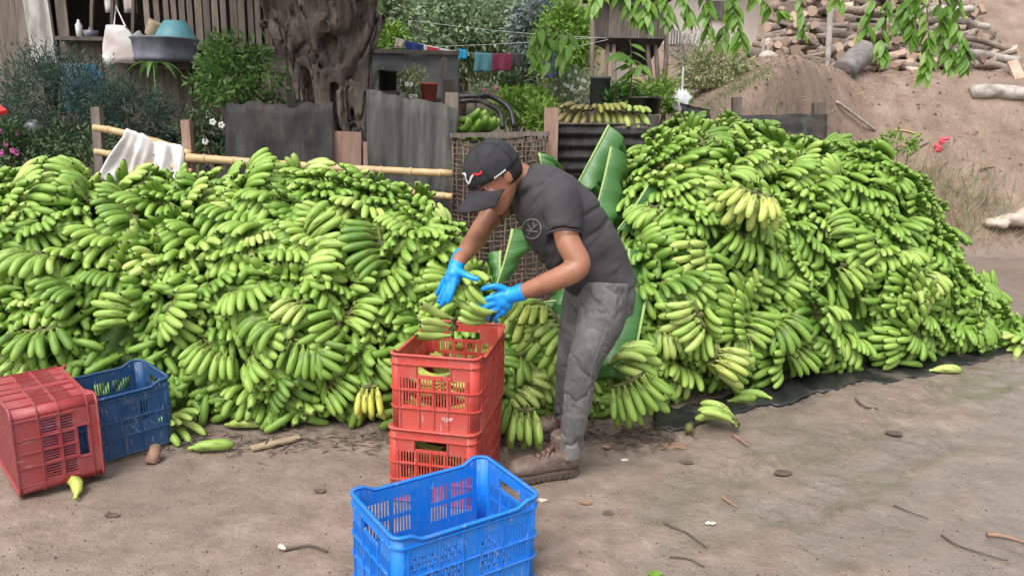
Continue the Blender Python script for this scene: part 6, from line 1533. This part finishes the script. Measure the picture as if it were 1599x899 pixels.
tuft(1440, 290, 260, .2, L_STRAW, 'sparse dry grass right behind the heap', .15)
tuft(1190, 125, 500, .10, L_MID, 'short green grass on the bank shoulder', .35)
bush('small_weed', 'small yellow-green weed growing behind the heap crest', 1402, 222, 7.6, 20, 14, L_LIME, 180, .06, 'plant', k_=12, stems=3)
# straw, roots and clods over the bank
C = []; U = []
for i in range(5200):
    x = random.uniform(1.3, 8.5); y = random.uniform(6.3, 11.5); z = tz(x, y)
    if z < .12: continue
    C.append((x, y, z+.006)); U.append((random.gauss(0, 1), random.gauss(0, 1), random.gauss(0, .3)))
o = mobj('straw_litter', leaf_cloud('straw_litter', C, U, .10, .07, .1), mottled('straw', (0.17, 0.115, 0.07), (0.42, 0.31, 0.20), 9, .95)); tag(o, 'dry straw and root litter covering the clay bank', 'litter', kind='stuff')
mb = MB()
for i in range(1500):
    x = random.uniform(1.6, 8.5); y = random.uniform(6.6, 11.5); z = tz(x, y)
    if z < .1: continue
    r_ = random.choice([.007, .01, .014, .02]); mb.box((x, y, z), (r_*2, r_*1.6, r_*1.4), Euler((random.random()*3, random.random()*3, random.random()*3)).to_matrix(), taper=.6)
o = mb.build('clay_clods', mottled('clay_clod', (0.15, 0.105, 0.08), (0.26, 0.19, 0.145), 12, .95, .6, .01)); tag(o, 'broken clay clods scattered over the bank', 'clods', kind='stuff')
# ------------------------------------------------------------------ litter on the road
DRYL = mottled('dry_leaf', (0.20, 0.11, 0.07), (0.34, 0.21, 0.15), 20, .8); DARKL = mottled('rotten_leaf', (0.06, 0.045, 0.035), (0.13, 0.095, 0.075), 20, .7); HUSK = mottled('pale_husk', (0.55, 0.45, 0.36), (0.68, 0.6, 0.5), 20, .7)
def gz(px, py): g = gnd(px, py); return Vector((g.x, g.y, float(terrain(g.x, g.y, True))+.004))
def twig(pix, r, mat, label):
    P = catmull([list(gz(a, b)+V(0, 0, r*.8)) for a, b in pix], 16); mb = MB(); mb.tube([Vector(p) for p in P], [r*(1-.5*i/16) for i in range(16)], 6, lump=.15); o = mb.build('ground_twig', mat, smooth=True); tag(o, label, 'twig'); return o
twig(((1036, 818), (1048, 824), (1072, 832), (1104, 856)), .005, DARKL, 'curved dark strip of fibre on bare mud')
twig(((1128, 780), (1140, 788), (1152, 794)), .006, DRYL, 'short brown twig near the pale husk')
twig(((442, 862), (460, 858), (485, 858), (512, 866)), .006, DARKL, 'dark twig with pale root end on the mud')
twig(((438, 858), (446, 862)), .010, HUSK, 'pale root end of the dark twig')
twig(((1540, 836), (1570, 840), (1610, 846)), .009, DRYL, 'long pale brown twig across the wet ruts')
twig(((1470, 835), (1500, 855), (1575, 872)), .004, DARKL, 'thin dark root lying along the wet rut')
twig(((1395, 790), (1420, 800), (1450, 812)), .003, DARKL, 'thin dark fibre between the ruts')
twig(((1045, 868), (1075, 872), (1100, 884)), .004, DARKL, 'very thin dark fibre low on the mud')
twig(((1335, 628), (1350, 638), (1370, 636)), .006, DARKL, 'bent twig beside the black plastic edge')
twig(((1145, 680), (1160, 690), (1168, 696)), .008, DRYL, 'dry stalk end beside the loose short banana hand')
def scrap(px, py, s, mat, label, seed=0, cat='leaf litter', name='dry_leaf_scrap'):
    rr = random.Random(seed); g = gz(px, py); mb = MB(); n = 9; a0 = rr.uniform(0, 6)
    top = [g+Vector((s*rr.uniform(.7, 1.1)*math.cos(a0+2*math.pi*i/n)*1.5, s*rr.uniform(.7, 1.1)*math.sin(a0+2*math.pi*i/n), rr.uniform(.001, .007))) for i in range(n)]
    c = g+V(0, 0, .005); mb.add(top+[c]+[p-V(0, 0, .002) for p in top]+[c-V(0, 0, .002)], [(i, (i+1) % n, n) for i in range(n)]+[(n+1+(i+1) % n, n+1+i, 2*n+1) for i in range(n)]+[(i, n+1+i, n+1+(i+1) % n, (i+1) % n) for i in range(n)])
    o = mb.build(name, mat); tag(o, label, cat); return o
scrap(1050, 697, .045, DRYL, 'curled reddish-brown dry leaf before the plastic sheet', 1)
scrap(1071, 722, .022, DARKL, 'small dark leaf scrap on the mud below dry leaf', 2); scrap(975, 717, .012, HUSK, 'small whitish husk scrap near the boot', 3, 'husk', 'husk_scrap')
scrap(1110, 817, .014, HUSK, 'pale flower husk lying on the open mud', 4, 'husk', 'husk_scrap'); scrap(847, 782, .014, HUSK, 'pale peel scrap beside the blue crate corner', 5, 'husk', 'husk_scrap')
scrap(1222, 742, .028, DARKL, 'flat dark leaf pressed into the mud between tracks', 6); scrap(915, 786, .020, DRYL, 'small brown husk crumbs right of the blue crate', 7); scrap(950, 802, .018, DARKL, 'small dark crumb pile on the mud', 8)
scrap(1395, 680, .035, DARKL, 'dark leaf scrap at the wet edge of the tracks', 9); scrap(948, 700, .018, DRYL, 'square brown leaf bit behind the boot', 10); scrap(175, 806, .02, DARKL, 'tiny dark leaf below the tipped crate', 11); scrap(500, 770, .02, DARKL, 'dark leaf bit on mud before the heap', 12)
scrap(1021, 893, .018, L_LIME, 'tiny fresh green leaf bit on the mud', 13)
A, B = gz(392, 703), gz(468, 686); mb = MB(); mb.bar(A+V(0, 0, .008), B+V(0, 0, .008), .045, .010); o = mb.build('wood_offcut', mottled('old_offcut', (0.26, 0.19, 0.12), (0.38, 0.29, 0.19), 12, .9, .5, .004)); tag(o, 'pale flat wood offcut at the foot of the heap', 'offcut')
A = gz(236, 722); mb = MB(); mb.tube([A, A+V(.005, .02, .035), A+V(.0, .05, .05)], [.030, .027, .025], 9, lump=.1); o = mb.build('stalk_stub', DRYL, smooth=True); tag(o, 'brown banana stalk stub under the navy crate', 'stalk')
A = gz(1074, 680); mb = MB(); mb.tube([A+V(0, -.01, .02), A+V(.01, .03, .022), A+V(.03, .07, .02)], [.018, .022, .015], 9); o = mb.build('stalk_stub', CROWN, smooth=True); tag(o, 'green stalk stub beside the loose short banana hand', 'stalk')
# trampled fibre along the foot of the heaps
C = []; U = []
for i in range(900):
    px = random.choice([random.uniform(230, 780), random.uniform(760, 1050)]); g = gnd(px, random.gauss(692, 9) if px < 800 else random.gauss(684, 9)); C.append((g.x, g.y, tz(g.x, g.y)+.012)); U.append((random.gauss(0, 1), random.gauss(0, .6), random.gauss(0, .12)))
o = mobj('fibre_litter', leaf_cloud('fibre_litter', C, U, .06, .13, .1), DARKL); tag(o, 'trampled dark fibre litter along the foot of the heaps', 'litter', kind='stuff')
C = []; U = []
for i in range(600):
    g = gnd(random.uniform(0, 1599), 899-(random.random()**1.5)*300); z = float(terrain(g.x, g.y, True)); C.append((g.x, g.y, z+.002)); U.append((random.gauss(0, 1), random.gauss(0, 1), random.gauss(0, .15)))
o = mobj('mud_crumbs', leaf_cloud('mud_crumbs', C, U, .009, .5, .3), DARKL); tag(o, 'fine dark crumbs scattered over the muddy road', 'litter', kind='stuff')
